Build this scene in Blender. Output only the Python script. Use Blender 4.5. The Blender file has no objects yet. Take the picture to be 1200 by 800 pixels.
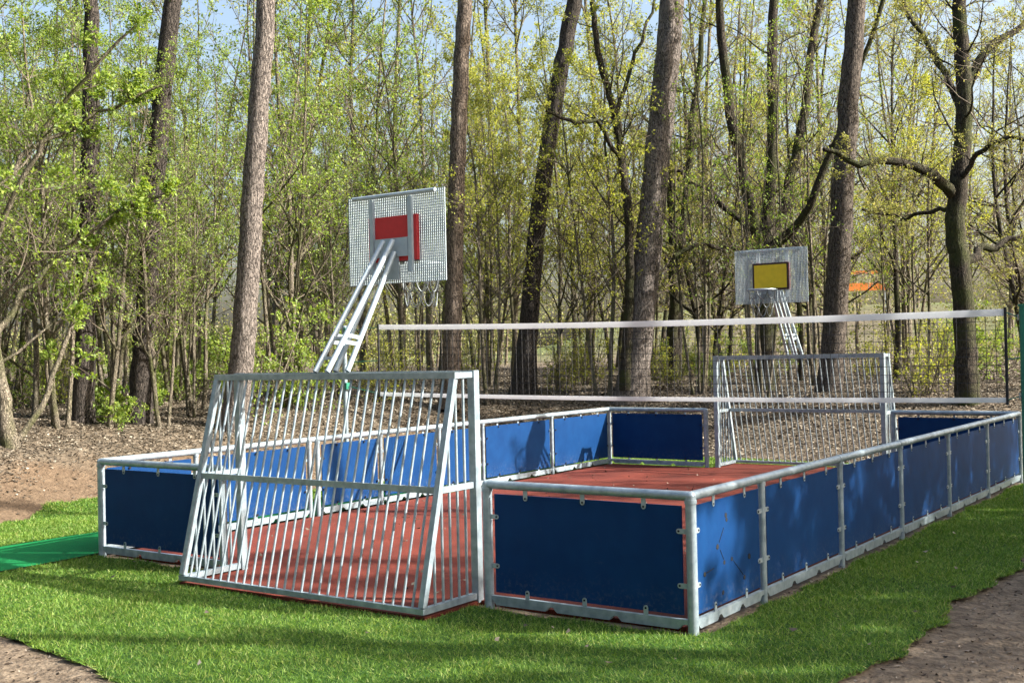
import bpy, math, random
import numpy as np
R = math.radians
scene = bpy.context.scene
COL = scene.collection
# ------------------------------------------------------------------ camera data (metres; x right along goal line, y into the court)
CAM = np.array([10.9198, -7.6903, 2.0789])
FW = np.array([-0.57782369, 0.816109, 0.00926711])
RT = np.array([0.81581678, 0.57787236, -0.02250615])
UP = np.array([0.02372268, 0.00544433, 0.99970375])
FPX = 1364.71
W, L = 7.04, 10.75            # court size
SUN = np.array([1.0, 0.475, 0.75]); SUN = SUN/np.linalg.norm(SUN)

def at(px, py, depth):
    return CAM + depth*(FW + RT*(px-600)/FPX - UP*(py-400)/FPX)

def pix(p):
    d = np.array(p)-CAM; z = d@FW
    return 600+FPX*(d@RT)/z, 400-FPX*(d@UP)/z, z

def smooth(t):
    t = np.clip(t, 0, 1); return t*t*(3-2*t)

def ramp(x, y):
    a = smooth((-2.9 - x - 0.3*np.sin(y*0.55))/5.2)
    b = smooth((y - 11.9 + 0.3*np.sin(x*0.7))/6.0)*smooth((12.5-x)/4)
    return 1-(1-a)*(1-b)

def H(x, y):
    x = np.asarray(x, float); y = np.asarray(y, float)
    r = ramp(x, y)
    d = np.hypot(x-CAM[0], y-CAM[1])
    n = 0.05*np.sin(x*0.9+1.3*np.sin(y*0.6))+0.04*np.sin(y*1.3+x*0.35)+0.03*np.sin(2.1*x-1.7*y)
    side = ((x-CAM[0])*RT[0]+(y-CAM[1])*RT[1])/np.maximum(d, 1)
    hill = 4.0*smooth((d-62)/42)*smooth((side+0.02)/0.16)
    return r*(1.05+n) + 0.006*np.clip(d-22, 0, 60)*r + hill

def ground_hit(px, py, dmin=8, dmax=90):
    t = np.linspace(dmin, dmax, 4000)
    P = CAM[None] + t[:, None]*(FW + RT*(px-600)/FPX - UP*(py-400)/FPX)[None]
    z = P[:, 2]-H(P[:, 0], P[:, 1])
    i = np.argmax(z < 0)
    return P[i] if (z < 0).any() else P[-1]

# ------------------------------------------------------------------ materials
def mat(name):
    m = bpy.data.materials.new(name); m.use_nodes = True
    nt = m.node_tree; nt.nodes.clear()
    out = nt.nodes.new('ShaderNodeOutputMaterial')
    def N(t, **kw):
        n = nt.nodes.new(t)
        for k, v in kw.items():
            if k in n.inputs.keys(): n.inputs[k].default_value = v
            else: setattr(n, k, v)
        return n
    return m, nt, out, N, nt.links.new

def rampnode(N, stops, interp='LINEAR'):
    r = N('ShaderNodeValToRGB'); e = r.color_ramp.elements; r.color_ramp.interpolation = interp
    while len(e) < len(stops): e.new(0.5)
    for el, (p, c) in zip(e, stops):
        el.position = p; el.color = (*c, 1)
    return r

def noisy(name, stops, scale=(1, 1, 1), nscale=5, rough=0.6, metal=0.0, bump=0.0, bscale=30, detail=6, bdist=0.01, spec=0.5, stops2=None, s2=0.6):
    m, nt, out, N, lk = mat(name)
    tc = N('ShaderNodeTexCoord'); mp = N('ShaderNodeMapping'); mp.inputs['Scale'].default_value = scale
    lk(tc.outputs['Object'], mp.inputs['Vector'])
    n = N('ShaderNodeTexNoise'); n.inputs['Scale'].default_value = nscale; n.inputs['Detail'].default_value = detail
    lk(mp.outputs[0], n.inputs['Vector'])
    r = rampnode(N, stops); lk(n.outputs['Fac'], r.inputs['Fac'])
    col = r.outputs['Color']
    b = N('ShaderNodeBsdfPrincipled'); b.inputs['Roughness'].default_value = rough; b.inputs['Metallic'].default_value = metal
    b.inputs['Specular IOR Level'].default_value = spec
    if stops2:
        n3 = N('ShaderNodeTexNoise'); n3.inputs['Scale'].default_value = s2; n3.inputs['Detail'].default_value = 4
        lk(tc.outputs['Object'], n3.inputs['Vector'])
        r3 = rampnode(N, stops2); lk(n3.outputs['Fac'], r3.inputs['Fac'])
        mx = N('ShaderNodeMix', data_type='RGBA', blend_type='MULTIPLY'); mx.inputs[0].default_value = 1
        lk(col, mx.inputs[6]); lk(r3.outputs['Color'], mx.inputs[7]); col = mx.outputs[2]
    lk(col, b.inputs['Base Color'])
    if bump:
        n2 = N('ShaderNodeTexNoise'); n2.inputs['Scale'].default_value = bscale; n2.inputs['Detail'].default_value = 5
        lk(mp.outputs[0], n2.inputs['Vector'])
        bp = N('ShaderNodeBump'); bp.inputs['Strength'].default_value = bump; bp.inputs['Distance'].default_value = bdist
        lk(n2.outputs['Fac'], bp.inputs['Height']); lk(bp.outputs[0], b.inputs['Normal'])
    lk(b.outputs[0], out.inputs['Surface'])
    return m

def bark(name, dark, light, moss=None, plate=1.0):
    m, nt, out, N, lk = mat(name)
    tc = N('ShaderNodeTexCoord'); mp = N('ShaderNodeMapping'); mp.inputs['Scale'].default_value = (1, 1, 0.22)
    lk(tc.outputs['Object'], mp.inputs['Vector'])
    v = N('ShaderNodeTexVoronoi', feature='DISTANCE_TO_EDGE'); v.inputs['Scale'].default_value = 34*plate
    wn = N('ShaderNodeTexNoise'); wn.inputs['Scale'].default_value = 9; wn.inputs['Detail'].default_value = 4
    lk(mp.outputs[0], wn.inputs['Vector'])
    ad = N('ShaderNodeMix', data_type='VECTOR'); ad.inputs[0].default_value = 0.22
    lk(mp.outputs[0], ad.inputs[4]); lk(wn.outputs['Color'], ad.inputs[5]); lk(ad.outputs[1], v.inputs['Vector'])
    n = N('ShaderNodeTexNoise'); n.inputs['Scale'].default_value = 30; n.inputs['Detail'].default_value = 8
    lk(mp.outputs[0], n.inputs['Vector'])
    mr = N('ShaderNodeMapRange'); mr.inputs['From Max'].default_value = 0.115
    lk(v.outputs['Distance'], mr.inputs['Value'])
    mu = N('ShaderNodeMath', operation='MULTIPLY'); lk(mr.outputs[0], mu.inputs[0]); lk(n.outputs['Fac'], mu.inputs[1])
    r = rampnode(N, [(0.05, dark), (0.62, light)]); lk(mu.outputs[0], r.inputs['Fac'])
    col = r.outputs['Color']
    if moss:
        n3 = N('ShaderNodeTexNoise'); n3.inputs['Scale'].default_value = 1.6; n3.inputs['Detail'].default_value = 5
        lk(tc.outputs['Object'], n3.inputs['Vector'])
        r3 = rampnode(N, [(0.45, (0, 0, 0)), (0.62, (1, 1, 1))]); lk(n3.outputs['Fac'], r3.inputs['Fac'])
        mx = N('ShaderNodeMix', data_type='RGBA'); lk(r3.outputs['Color'], mx.inputs[0])
        lk(col, mx.inputs[6]); mx.inputs[7].default_value = (*moss, 1); col = mx.outputs[2]
    b = N('ShaderNodeBsdfPrincipled'); b.inputs['Roughness'].default_value = 0.9; b.inputs['Specular IOR Level'].default_value = 0.2
    lk(col, b.inputs['Base Color'])
    bp = N('ShaderNodeBump'); bp.inputs['Strength'].default_value = 1.0; bp.inputs['Distance'].default_value = 0.05
    lk(mu.outputs[0], bp.inputs['Height']); lk(bp.outputs[0], b.inputs['Normal'])
    lk(b.outputs[0], out.inputs['Surface'])
    return m

def leafmat(name, stops, trans=0.5, gloss=0.03, patch=0.0):
    m, nt, out, N, lk = mat(name)
    g = N('ShaderNodeNewGeometry'); r = rampnode(N, stops); lk(g.outputs['Random Per Island'], r.inputs['Fac'])
    d = N('ShaderNodeBsdfDiffuse'); t = N('ShaderNodeBsdfTranslucent')
    if patch:
        tc = N('ShaderNodeTexCoord'); pn = N('ShaderNodeTexNoise'); pn.inputs['Scale'].default_value = 1.1; pn.inputs['Detail'].default_value = 5
        lk(tc.outputs['Object'], pn.inputs['Vector']); pr_ = rampnode(N, [(0.32, (1-patch, 1-patch*0.8, 1-patch)), (0.5, (1, 1, 1)), (0.7, (1+patch, 1+patch*0.4, 1.0))]); lk(pn.outputs['Fac'], pr_.inputs['Fac'])
        pm = N('ShaderNodeMix', data_type='RGBA', blend_type='MULTIPLY'); pm.inputs[0].default_value = 1; lk(r.outputs['Color'], pm.inputs[6]); lk(pr_.outputs['Color'], pm.inputs[7])
        class r: outputs = {'Color': pm.outputs[2]}
    lk(r.outputs['Color'], d.inputs['Color'])
    hs = N('ShaderNodeHueSaturation'); hs.inputs['Hue'].default_value = 0.49; hs.inputs['Saturation'].default_value = 1.08; hs.inputs['Value'].default_value = 1.15
    lk(r.outputs['Color'], hs.inputs['Color']); lk(hs.outputs['Color'], t.inputs['Color'])
    mx = N('ShaderNodeMixShader'); mx.inputs[0].default_value = trans
    lk(d.outputs[0], mx.inputs[1]); lk(t.outputs[0], mx.inputs[2])
    gl = N('ShaderNodeBsdfGlossy'); gl.inputs['Roughness'].default_value = 0.6
    m2 = N('ShaderNodeMixShader'); m2.inputs[0].default_value = gloss
    lk(mx.outputs[0], m2.inputs[1]); lk(gl.outputs[0], m2.inputs[2]); lk(m2.outputs[0], out.inputs['Surface'])
    return m

def plain(name, c, rough=0.5, metal=0.0):
    return noisy(name, [(0.3, tuple(v*0.85 for v in c)), (0.7, c)], nscale=12, rough=rough, metal=metal)

M = {}
M['galv'] = noisy('galvanised_steel', [(0.25, (0.23, 0.29, 0.33)), (0.5, (0.335, 0.41, 0.455)), (0.75, (0.46, 0.53, 0.575))], nscale=14, rough=0.42, metal=0.35, bump=0.06, bscale=40, bdist=0.004,
                  stops2=[(0.3, (0.82, 0.84, 0.86)), (0.7, (1, 1, 1))], s2=2.5)
M['galv_dark'] = noisy('dull_galvanised_steel', [(0.3, (0.30, 0.33, 0.35)), (0.7, (0.50, 0.54, 0.56))], nscale=9, rough=0.55, metal=0.35)
M['galv_light'] = noisy('bright_galvanised_steel', [(0.3, (0.34, 0.42, 0.47)), (0.7, (0.48, 0.56, 0.60))], nscale=9, rough=0.5, metal=0.2)
M['chain'] = plain('dull_chain', (0.16, 0.18, 0.19), 0.5, 0.5)
M['blue'] = noisy('blue_board', [(0.3, (0.003, 0.033, 0.120)), (0.7, (0.005, 0.045, 0.150))], nscale=3.5, rough=0.55, spec=0.12, bump=0.05, bscale=7, bdist=0.02,
                  stops2=[(0.3, (0.85, 0.86, 0.9)), (0.7, (1, 1, 1))], s2=6)
def add_dirt(m, z0, z1, col, amt):
    nt = m.node_tree; b = [q for q in nt.nodes if q.type == 'BSDF_PRINCIPLED'][0]; src = b.inputs['Base Color'].links[0].from_socket
    tc = nt.nodes.new('ShaderNodeTexCoord'); sp = nt.nodes.new('ShaderNodeSeparateXYZ'); nt.links.new(tc.outputs['Object'], sp.inputs[0])
    mr = nt.nodes.new('ShaderNodeMapRange'); mr.inputs['From Min'].default_value = z1; mr.inputs['From Max'].default_value = z0; nt.links.new(sp.outputs['Z'], mr.inputs['Value'])
    n = nt.nodes.new('ShaderNodeTexNoise'); n.inputs['Scale'].default_value = 26; n.inputs['Detail'].default_value = 7; n.inputs['Roughness'].default_value = 0.7; nt.links.new(tc.outputs['Object'], n.inputs['Vector'])
    mp = nt.nodes.new('ShaderNodeMapRange'); mp.inputs['From Min'].default_value = 0.5; mp.inputs['From Max'].default_value = 0.66; nt.links.new(n.outputs['Fac'], mp.inputs['Value'])
    mu = nt.nodes.new('ShaderNodeMath'); mu.operation = 'MULTIPLY'; nt.links.new(mr.outputs[0], mu.inputs[0]); nt.links.new(mp.outputs[0], mu.inputs[1])
    m2 = nt.nodes.new('ShaderNodeMath'); m2.operation = 'MULTIPLY'; m2.inputs[1].default_value = amt; nt.links.new(mu.outputs[0], m2.inputs[0])
    # scuffs from balls, anywhere on the board
    v = nt.nodes.new('ShaderNodeTexNoise'); v.inputs['Scale'].default_value = 4.5; v.inputs['Detail'].default_value = 9; v.inputs['Roughness'].default_value = 0.75; v.inputs['Distortion'].default_value = 1.2; nt.links.new(tc.outputs['Object'], v.inputs['Vector'])
    sc = nt.nodes.new('ShaderNodeMapRange'); sc.inputs['From Min'].default_value = 0.62; sc.inputs['From Max'].default_value = 0.75; sc.inputs['To Max'].default_value = 0.22; nt.links.new(v.outputs['Fac'], sc.inputs['Value'])
    ad = nt.nodes.new('ShaderNodeMath'); ad.operation = 'MAXIMUM'; nt.links.new(m2.outputs[0], ad.inputs[0]); nt.links.new(sc.outputs[0], ad.inputs[1])
    mx = nt.nodes.new('ShaderNodeMix'); mx.data_type = 'RGBA'; nt.links.new(ad.outputs[0], mx.inputs[0]); nt.links.new(src, mx.inputs[6]); mx.inputs[7].default_value = (*col, 1)
    nt.links.new(mx.outputs[2], b.inputs['Base Color'])
add_dirt(M['blue'], 0.12, 0.36, (0.12, 0.13, 0.15), 0.4)
M['black'] = plain('black_bolt', (0.006, 0.006, 0.007), 0.9)
M['red'] = plain('red_panel', (0.58, 0.03, 0.035), 0.45)
M['maroon'] = plain('dark_panel_edge', (0.035, 0.012, 0.012), 0.5)
M['yellow'] = plain('yellow_panel', (0.80, 0.60, 0.02), 0.5)
M['white'] = leafmat('white_tape', [(0, (0.78, 0.79, 0.80)), (1, (0.80, 0.81, 0.82))], trans=0.5, gloss=0.02)
M['cord'] = plain('black_cord', (0.02, 0.02, 0.022), 0.8)
M['green_metal'] = plain('green_enamel', (0.02, 0.20, 0.13), 0.4)
M['orange'] = plain('orange_board', (0.75, 0.22, 0.03), 0.6)
M['rubber'] = noisy('red_rubber', [(0.3, (0.075, 0.015, 0.010)), (0.5, (0.142, 0.028, 0.017)), (0.72, (0.225, 0.052, 0.033))], nscale=85, rough=0.85, bump=0.35, bscale=120, bdist=0.006, spec=0.25,
                    stops2=[(0.3, (0.62, 0.6, 0.6)), (0.7, (1.1, 1.05, 1.0))], s2=1.6)
M['turf'] = noisy('green_turf', [(0.3, (0.002, 0.125, 0.032)), (0.7, (0.004, 0.19, 0.052))], nscale=60, rough=0.9, bump=0.4, bscale=150, spec=0.2)
M['soil'] = noisy('soil', [(0.25, (0.075, 0.057, 0.041)), (0.5, (0.165, 0.128, 0.092)), (0.75, (0.255, 0.205, 0.15))], nscale=11, rough=0.95, bump=1.0, bscale=22, bdist=0.035, detail=10, spec=0.2,
                  stops2=[(0.3, (0.68, 0.68, 0.68)), (0.7, (1.1, 1.08, 1.05))], s2=0.9)
M['lawn'] = noisy('lawn_turf', [(0.3, (0.020, 0.050, 0.010)), (0.7, (0.045, 0.105, 0.020))], nscale=16, rough=0.95, bump=0.6, bscale=60, bdist=0.02, spec=0.1)
M['bark_grey'] = bark('grey_pine_bark', (0.05, 0.042, 0.038), (0.26, 0.225, 0.20))
M['bark_dark'] = bark('dark_bark', (0.014, 0.012, 0.011), (0.090, 0.076, 0.066))
M['bark_tan'] = bark('tan_pine_bark', (0.034, 0.028, 0.023), (0.23, 0.185, 0.15))
M['bark_brown'] = bark('brown_pine_bark', (0.022, 0.019, 0.017), (0.15, 0.125, 0.105))
M['bark_oak'] = bark('mossy_oak_bark', (0.012, 0.011, 0.009), (0.080, 0.066, 0.050), moss=(0.055, 0.062, 0.022))
M['bark_sap'] = bark('sapling_bark', (0.07, 0.060, 0.045), (0.29, 0.25, 0.19), moss=(0.10, 0.105, 0.045), plate=1.6)
M['twig'] = noisy('twig_bark', [(0.3, (0.085, 0.068, 0.050)), (0.7, (0.21, 0.17, 0.125))], nscale=3, rough=0.9)
M['leaf_green'] = leafmat('fresh_green_leaf', [(0, (0.115, 0.20, 0.028)), (0.5, (0.21, 0.315, 0.045)), (1, (0.33, 0.41, 0.075))])
M['leaf_yellow'] = leafmat('yellow_green_leaf', [(0, (0.20, 0.25, 0.035)), (0.5, (0.34, 0.385, 0.055)), (1, (0.47, 0.47, 0.09))])
M['leaf_olive'] = leafmat('olive_leaf', [(0, (0.155, 0.175, 0.04)), (0.5, (0.26, 0.275, 0.065)), (1, (0.37, 0.35, 0.11))])
M['needle'] = leafmat('pine_needle', [(0, (0.02, 0.045, 0.015)), (1, (0.05, 0.085, 0.025))], trans=0.2)
M['grass'] = leafmat('grass_blade', [(0, (0.062, 0.145, 0.012)), (0.5, (0.125, 0.250, 0.026)), (0.85, (0.225, 0.345, 0.06)), (1, (0.38, 0.40, 0.14))], trans=0.35, gloss=0.03, patch=0.16)
M['litter'] = leafmat('dead_leaf', [(0, (0.05, 0.041, 0.030)), (0.45, (0.112, 0.091, 0.066)), (0.8, (0.20, 0.168, 0.125)), (1, (0.42, 0.37, 0.29))], trans=0.12, gloss=0.04)
M['chips'] = leafmat('bark_chip', [(0, (0.03, 0.022, 0.017)), (0.6, (0.13, 0.095, 0.068)), (1, (0.42, 0.36, 0.29))], trans=0.0, gloss=0.02)
M['far_leaf'] = leafmat('far_leaf', [(0, (0.12, 0.14, 0.04)), (0.5, (0.20, 0.22, 0.06)), (1, (0.27, 0.23, 0.11))], trans=0.35)

def ground_material():
    m, nt, out, N, lk = mat('forest_ground')
    tc = N('ShaderNodeTexCoord')
    n = N('ShaderNodeTexNoise'); n.inputs['Scale'].default_value = 6; n.inputs['Detail'].default_value = 12; n.inputs['Roughness'].default_value = 0.7
    lk(tc.outputs['Object'], n.inputs['Vector'])
    lit = rampnode(N, [(0.3, (0.045, 0.036, 0.026)), (0.5, (0.115, 0.092, 0.066)), (0.68, (0.21, 0.17, 0.125))]); lk(n.outputs['Fac'], lit.inputs['Fac'])
    soil = rampnode(N, [(0.3, (0.085, 0.057, 0.036)), (0.7, (0.175, 0.125, 0.082))]); lk(n.outputs['Fac'], soil.inputs['Fac'])
    mead = rampnode(N, [(0.3, (0.10, 0.135, 0.04)), (0.7, (0.17, 0.20, 0.07))]); lk(n.outputs['Fac'], mead.inputs['Fac'])
    at1 = N('ShaderNodeAttribute', attribute_name='bare_earth'); at2 = N('ShaderNodeAttribute', attribute_name='meadow')
    m1 = N('ShaderNodeMix', data_type='RGBA'); lk(at1.outputs['Fac'], m1.inputs[0]); lk(lit.outputs['Color'], m1.inputs[6]); lk(soil.outputs['Color'], m1.inputs[7])
    m2 = N('ShaderNodeMix', data_type='RGBA'); lk(at2.outputs['Fac'], m2.inputs[0]); lk(m1.outputs[2], m2.inputs[6]); lk(mead.outputs['Color'], m2.inputs[7])
    b = N('ShaderNodeBsdfPrincipled'); b.inputs['Roughness'].default_value = 0.95; b.inputs['Specular IOR Level'].default_value = 0.15
    lk(m2.outputs[2], b.inputs['Base Color'])
    n2 = N('ShaderNodeTexNoise'); n2.inputs['Scale'].default_value = 18; n2.inputs['Detail'].default_value = 8
    lk(tc.outputs['Object'], n2.inputs['Vector'])
    bp = N('ShaderNodeBump'); bp.inputs['Strength'].default_value = 0.8; bp.inputs['Distance'].default_value = 0.05
    lk(n2.outputs['Fac'], bp.inputs['Height']); lk(bp.outputs[0], b.inputs['Normal'])
    lk(b.outputs[0], out.inputs['Surface'])
    return m
M['ground'] = ground_material()

# ------------------------------------------------------------------ mesh building
class MB:
    def __init__(s): s.v = []; s.f = []; s.n = 0; s.mi = []
    def add(s, v, f, mi=0):
        v = np.asarray(v, float).reshape(-1, 3); s.v.append(v)
        for q in f: s.f.append(tuple(int(i)+s.n for i in q)); s.mi.append(mi)
        s.n += len(v); return s
    def box(s, lo, hi, mi=0, bev=0.0):
        (x0, y0, z0), (x1, y1, z1) = lo, hi
        v = [(x, y, z) for x in (x0, x1) for y in (y0, y1) for z in (z0, z1)]
        return s.add(v, [(0, 1, 3, 2), (4, 6, 7, 5), (0, 4, 5, 1), (2, 3, 7, 6), (0, 2, 6, 4), (1, 5, 7, 3)], mi)
    def tube(s, pts, rad, sides=10, mi=0, cap=True, ref=None):
        v, f = tube_arrays(pts, rad, sides, cap, ref); return s.add(v, f, mi)
    def beam(s, a, b, w, h, mi=0, up=(0, 0, 1)):        # rectangular bar from a to b
        a = np.array(a, float); b = np.array(b, float); t = (b-a)/np.linalg.norm(b-a)
        u = np.array(up, float)
        if abs(t@u) > 0.98: u = np.array((0, 1, 0.))
        x = np.cross(t, u); x /= np.linalg.norm(x); y = np.cross(x, t)
        v = [p+x*sx*w/2+y*sy*h/2 for p in (a, b) for sx, sy in ((-1, -1), (1, -1), (1, 1), (-1, 1))]
        return s.add(v, [(3, 2, 1, 0), (4, 5, 6, 7), (0, 1, 5, 4), (1, 2, 6, 5), (2, 3, 7, 6), (3, 0, 4, 7)], mi)
    def prism(s, poly, z0, z1, mi=0):                    # polygon in xy extruded in z
        n = len(poly); v = [(x, y, z0) for x, y in poly]+[(x, y, z1) for x, y in poly]
        f = [tuple(range(n))[::-1], tuple(range(n, 2*n))]+[(i, (i+1) % n, n+(i+1) % n, n+i) for i in range(n)]
        return s.add(v, f, mi)
    def mesh(s, name, mats, smooth=True):
        me = bpy.data.meshes.new(name)
        me.from_pydata(np.concatenate(s.v).tolist(), [], s.f)
        for m_ in (mats if isinstance(mats, (list, tuple)) else [mats]): me.materials.append(m_)
        if any(s.mi): me.polygons.foreach_set('material_index', s.mi)
        if smooth:
            me.polygons.foreach_set('use_smooth', [True]*len(s.f)); me.set_sharp_from_angle(angle=R(40))
        me.update(); return me
    def build(s, name, mats, parent=None, smooth=True):
        return link(name, s.mesh(name, mats, smooth), parent)

def tube_arrays(pts, rad, sides=8, cap=True, ref=None):
    P = np.asarray(pts, float); n = len(P)
    rad = np.broadcast_to(np.asarray(rad, float), (n,))
    T = np.empty_like(P); T[1:-1] = P[2:]-P[:-2]; T[0] = P[1]-P[0]; T[-1] = P[-1]-P[-2]
    T /= np.linalg.norm(T, axis=1)[:, None]+1e-12
    if ref is None:
        m = np.abs(T.mean(0)); ref = np.eye(3)[np.argmin(m)]
    A = np.cross(T, ref); A /= np.linalg.norm(A, axis=1)[:, None]+1e-12
    B = np.cross(T, A)
    a = np.arange(sides)*2*np.pi/sides
    V = P[:, None]+rad[:, None, None]*(np.cos(a)[None, :, None]*A[:, None]+np.sin(a)[None, :, None]*B[:, None])
    i = np.arange(n-1)[:, None]*sides; k = np.arange(sides)[None]; k2 = (k+1) % sides
    F = np.stack([i+k, i+sides+k, i+sides+k2, i+k2], -1).reshape(-1, 4)[:, ::-1].tolist()
    if cap and sides > 3:
        F.append(list(range(sides))); F.append(list(range((n-1)*sides, n*sides))[::-1])
        F[-2] = F[-2]; 
    return V.reshape(-1, 3), F

def link(name, data, parent=None):
    o = bpy.data.objects.new(name, data); COL.objects.link(o)
    if parent is not None: o.parent = parent
    return o

def raw_mesh(name, V, F, mats):      # fast numpy mesh: all faces have the same vertex count
    V = np.ascontiguousarray(V, np.float32); F = np.ascontiguousarray(F, np.int32); k = F.shape[1]
    me = bpy.data.meshes.new(name)
    me.vertices.add(len(V)); me.vertices.foreach_set('co', V.ravel())
    me.loops.add(F.size); me.loops.foreach_set('vertex_index', F.ravel())
    me.polygons.add(len(F)); me.polygons.foreach_set('loop_start', np.arange(0, F.size, k, dtype=np.int32))
    for m_ in mats: me.materials.append(m_)
    me.update(calc_edges=True); me.validate()
    return me

def tag(o, label=None, cat=None, group=None, kind=None):
    if label: o['label'] = label
    if cat: o['category'] = cat
    if group: o['group'] = group
    if kind: o['kind'] = kind
    return o

def thing(name, label, cat, loc=(0, 0, 0), rz=0.0, group=None):
    o = bpy.data.objects.new(name, None); COL.objects.link(o); o.empty_display_size = 0.2
    o.location = loc; o.rotation_euler = (0, 0, rz)
    return tag(o, label, cat, group)

def copy_tree(o, parent=None):
    c = o.copy(); COL.objects.link(c)
    if parent is not None: c.parent = parent
    for ch in [q for q in o.children]: copy_tree(ch, c)
    return c

# ------------------------------------------------------------------ ground, lawn, path, court floor
def axis(lo, hi, flo, fhi, fine, grow):
    a = list(np.arange(flo, fhi+1e-6, fine)); s = fine
    while a[-1] < hi: s *= grow; a.append(a[-1]+s)
    s = fine
    while a[0] > lo: s *= grow; a.insert(0, a[0]-s)
    return np.array(a)

def sheet(name, xs, ys, zf, material, keep=None, attrs=None):
    X, Y = np.meshgrid(xs, ys); Z = zf(X, Y)
    V = np.stack([X, Y, Z], -1).reshape(-1, 3); nx = len(xs); ny = len(ys)
    i, j = np.meshgrid(np.arange(nx-1), np.arange(ny-1)); q = j*nx+i
    F = np.stack([q, q+1, q+nx+1, q+nx], -1).reshape(-1, 4)
    if keep is not None:
        c = V[F].mean(1); F = F[keep(c[:, 0], c[:, 1])]
        used = np.unique(F); mp = np.full(len(V), -1); mp[used] = np.arange(len(used)); V = V[used]; F = mp[F]
    me = raw_mesh(name, V, F, [material])
    me.polygons.foreach_set('use_smooth', [True]*len(me.polygons))
    for an, fn in (attrs or {}).items():
        a = me.attributes.new(an, 'FLOAT', 'POINT'); a.data.foreach_set('value', fn(V[:, 0], V[:, 1]).astype(np.float32))
    return link(name, me)

def gz(x, y):
    return H(x, y) - 0.06*(1-smooth(ramp(x, y)*12))

def earth(x, y):      # bare earth on the bank beside the court
    r = ramp(x, y); w = 0.05*np.sin(3*x+2*y)+0.05*np.sin(5*y-1.3*x)
    side = smooth((13.0-y)/2.0)
    return smooth((0.50-r+w)/0.16)*np.where(x < 0.5, side, 0.0)
def meadow(x, y):
    d = np.hypot(x-CAM[0], y-CAM[1]); return smooth((d-66)/16)*(0.5+0.5*np.sin(x*0.13+1.0)*np.sin(y*0.11))
tag(sheet('ground', axis(-220, 200, -26, 16, 0.22, 1.16), axis(-60, 260, -8, 30, 0.22, 1.16), gz, M['ground'], attrs={'bare_earth': earth, 'meadow': meadow}), kind='structure')

def wob(t): return 0.07*np.sin(t*2.3)+0.05*np.sin(t*5.1+1)+0.03*np.sin(t*11.7)
def in_fence(x, y, m): return (x > -m) & (x < W+m) & (y > -m) & (y < L+m)
def in_goal(x, y, m): return (x > 2.05-m) & (x < 5.03+m) & (y > -0.64-m) & (y < L+0.86+m)
def in_turf(x, y): return (x > -1.52+0.1*(y-0.3)-0.02) & (x < -0.04) & (y > -14) & (y < 6)
def on_lawn(x, y, e=0.0):
    edge_front = np.where(x > 4.6, -2.92-0.10*(x-4.6)**2*0.25, -2.62-0.16*(x-2.4))
    m = (y > edge_front+0.35*wob(x)+e) & (x < 8.42+wob(y)*0.8-e) & (y < 12.2)
    corner = np.hypot(np.clip(x-7.0, 0, None), np.clip(-1.6-y, 0, None)) < 1.55+0.4*wob(x+y)-e
    left = x > -3.3-0.42*np.clip(y-0.8, -1, 9)*smooth((4.2-y)/1.5)+wob(y)*2+e
    left &= ~((x < -2.2) & (y > 5.2+wob(x)))
    ok = m & corner & left
    ok &= ~in_fence(x, y, 0.06+0.03*np.sin(7*x+5*y)) & ~in_goal(x, y, 0.02)
    ok &= ~((x > W) & (x < W+0.07+0.03*np.sin(y*3)+0.02*np.sin(9*y)) & (y > 0.1))
    ok &= ~in_turf(x, y)
    return ok
def lz(x, y):
    return H(x, y)+0.006*np.sin(3.1*x+0.7*y)+0.006*np.sin(2.7*y)-0.004
tag(sheet('lawn', np.arange(-6, 9, 0.06), np.arange(-4.6, 12.3, 0.06), lz, M['lawn'], keep=lambda x, y: on_lawn(x, y)), kind='structure')

def pz(x, y): return -0.036+0.008*np.sin(2.3*x+1.1*y)+0.006*np.sin(4.1*y-2*x)+0.004*np.sin(9*x+7*y)
tag(sheet('path', np.arange(-6, 12.6, 0.12), np.arange(-16, 14, 0.12), pz, M['soil'],
          keep=lambda x, y: ((y < -2.0) & (x > -1.0)) | (x > 7.9) | ((y < -2.4) & (x > -6))), kind='structure')
# dark soil showing in the gap round the boards
tag(sheet('soil_strip', np.arange(-0.5, 7.9, 0.1), np.arange(-1.2, 12.0, 0.1), lambda x, y: -0.026+0.004*np.sin(5*x+4*y), M['soil'],
          keep=lambda x, y: in_fence(x, y, 0.5) | in_goal(x, y, 0.3)), kind='structure')
tag(sheet('turf_path', np.arange(-1.46, -0.02, 0.06), np.arange(-7, 6, 0.12), lambda x, y: 0.008+0.008*np.sin(1.7*y)+0*x, M['turf']), kind='structure')
tu = bpy.data.objects['turf_path']
co = np.empty(len(tu.data.vertices)*3, np.float32); tu.data.vertices.foreach_get('co', co); co = co.reshape(-1, 3)
fr = (co[:, 0]+0.04)/(-1.42); co[:, 0] += 0.1*(co[:, 1]-0.3)*np.clip(fr, 0, 1); tu.data.vertices.foreach_set('co', co.ravel())

b = MB()
b.prism([(0.09, 0.10), (2.06, 0.10), (2.06, -0.63), (5.02, -0.63), (5.02, 0.10), (W-0.11, 0.10), (W-0.11, L-0.05), (5.06, L-0.05), (5.06, L+0.82), (2.04, L+0.82), (2.04, L-0.05), (0.09, L-0.05)], -0.08, 0.012)
tag(b.build('court_floor', M['rubber'], smooth=False), kind='structure')

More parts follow.
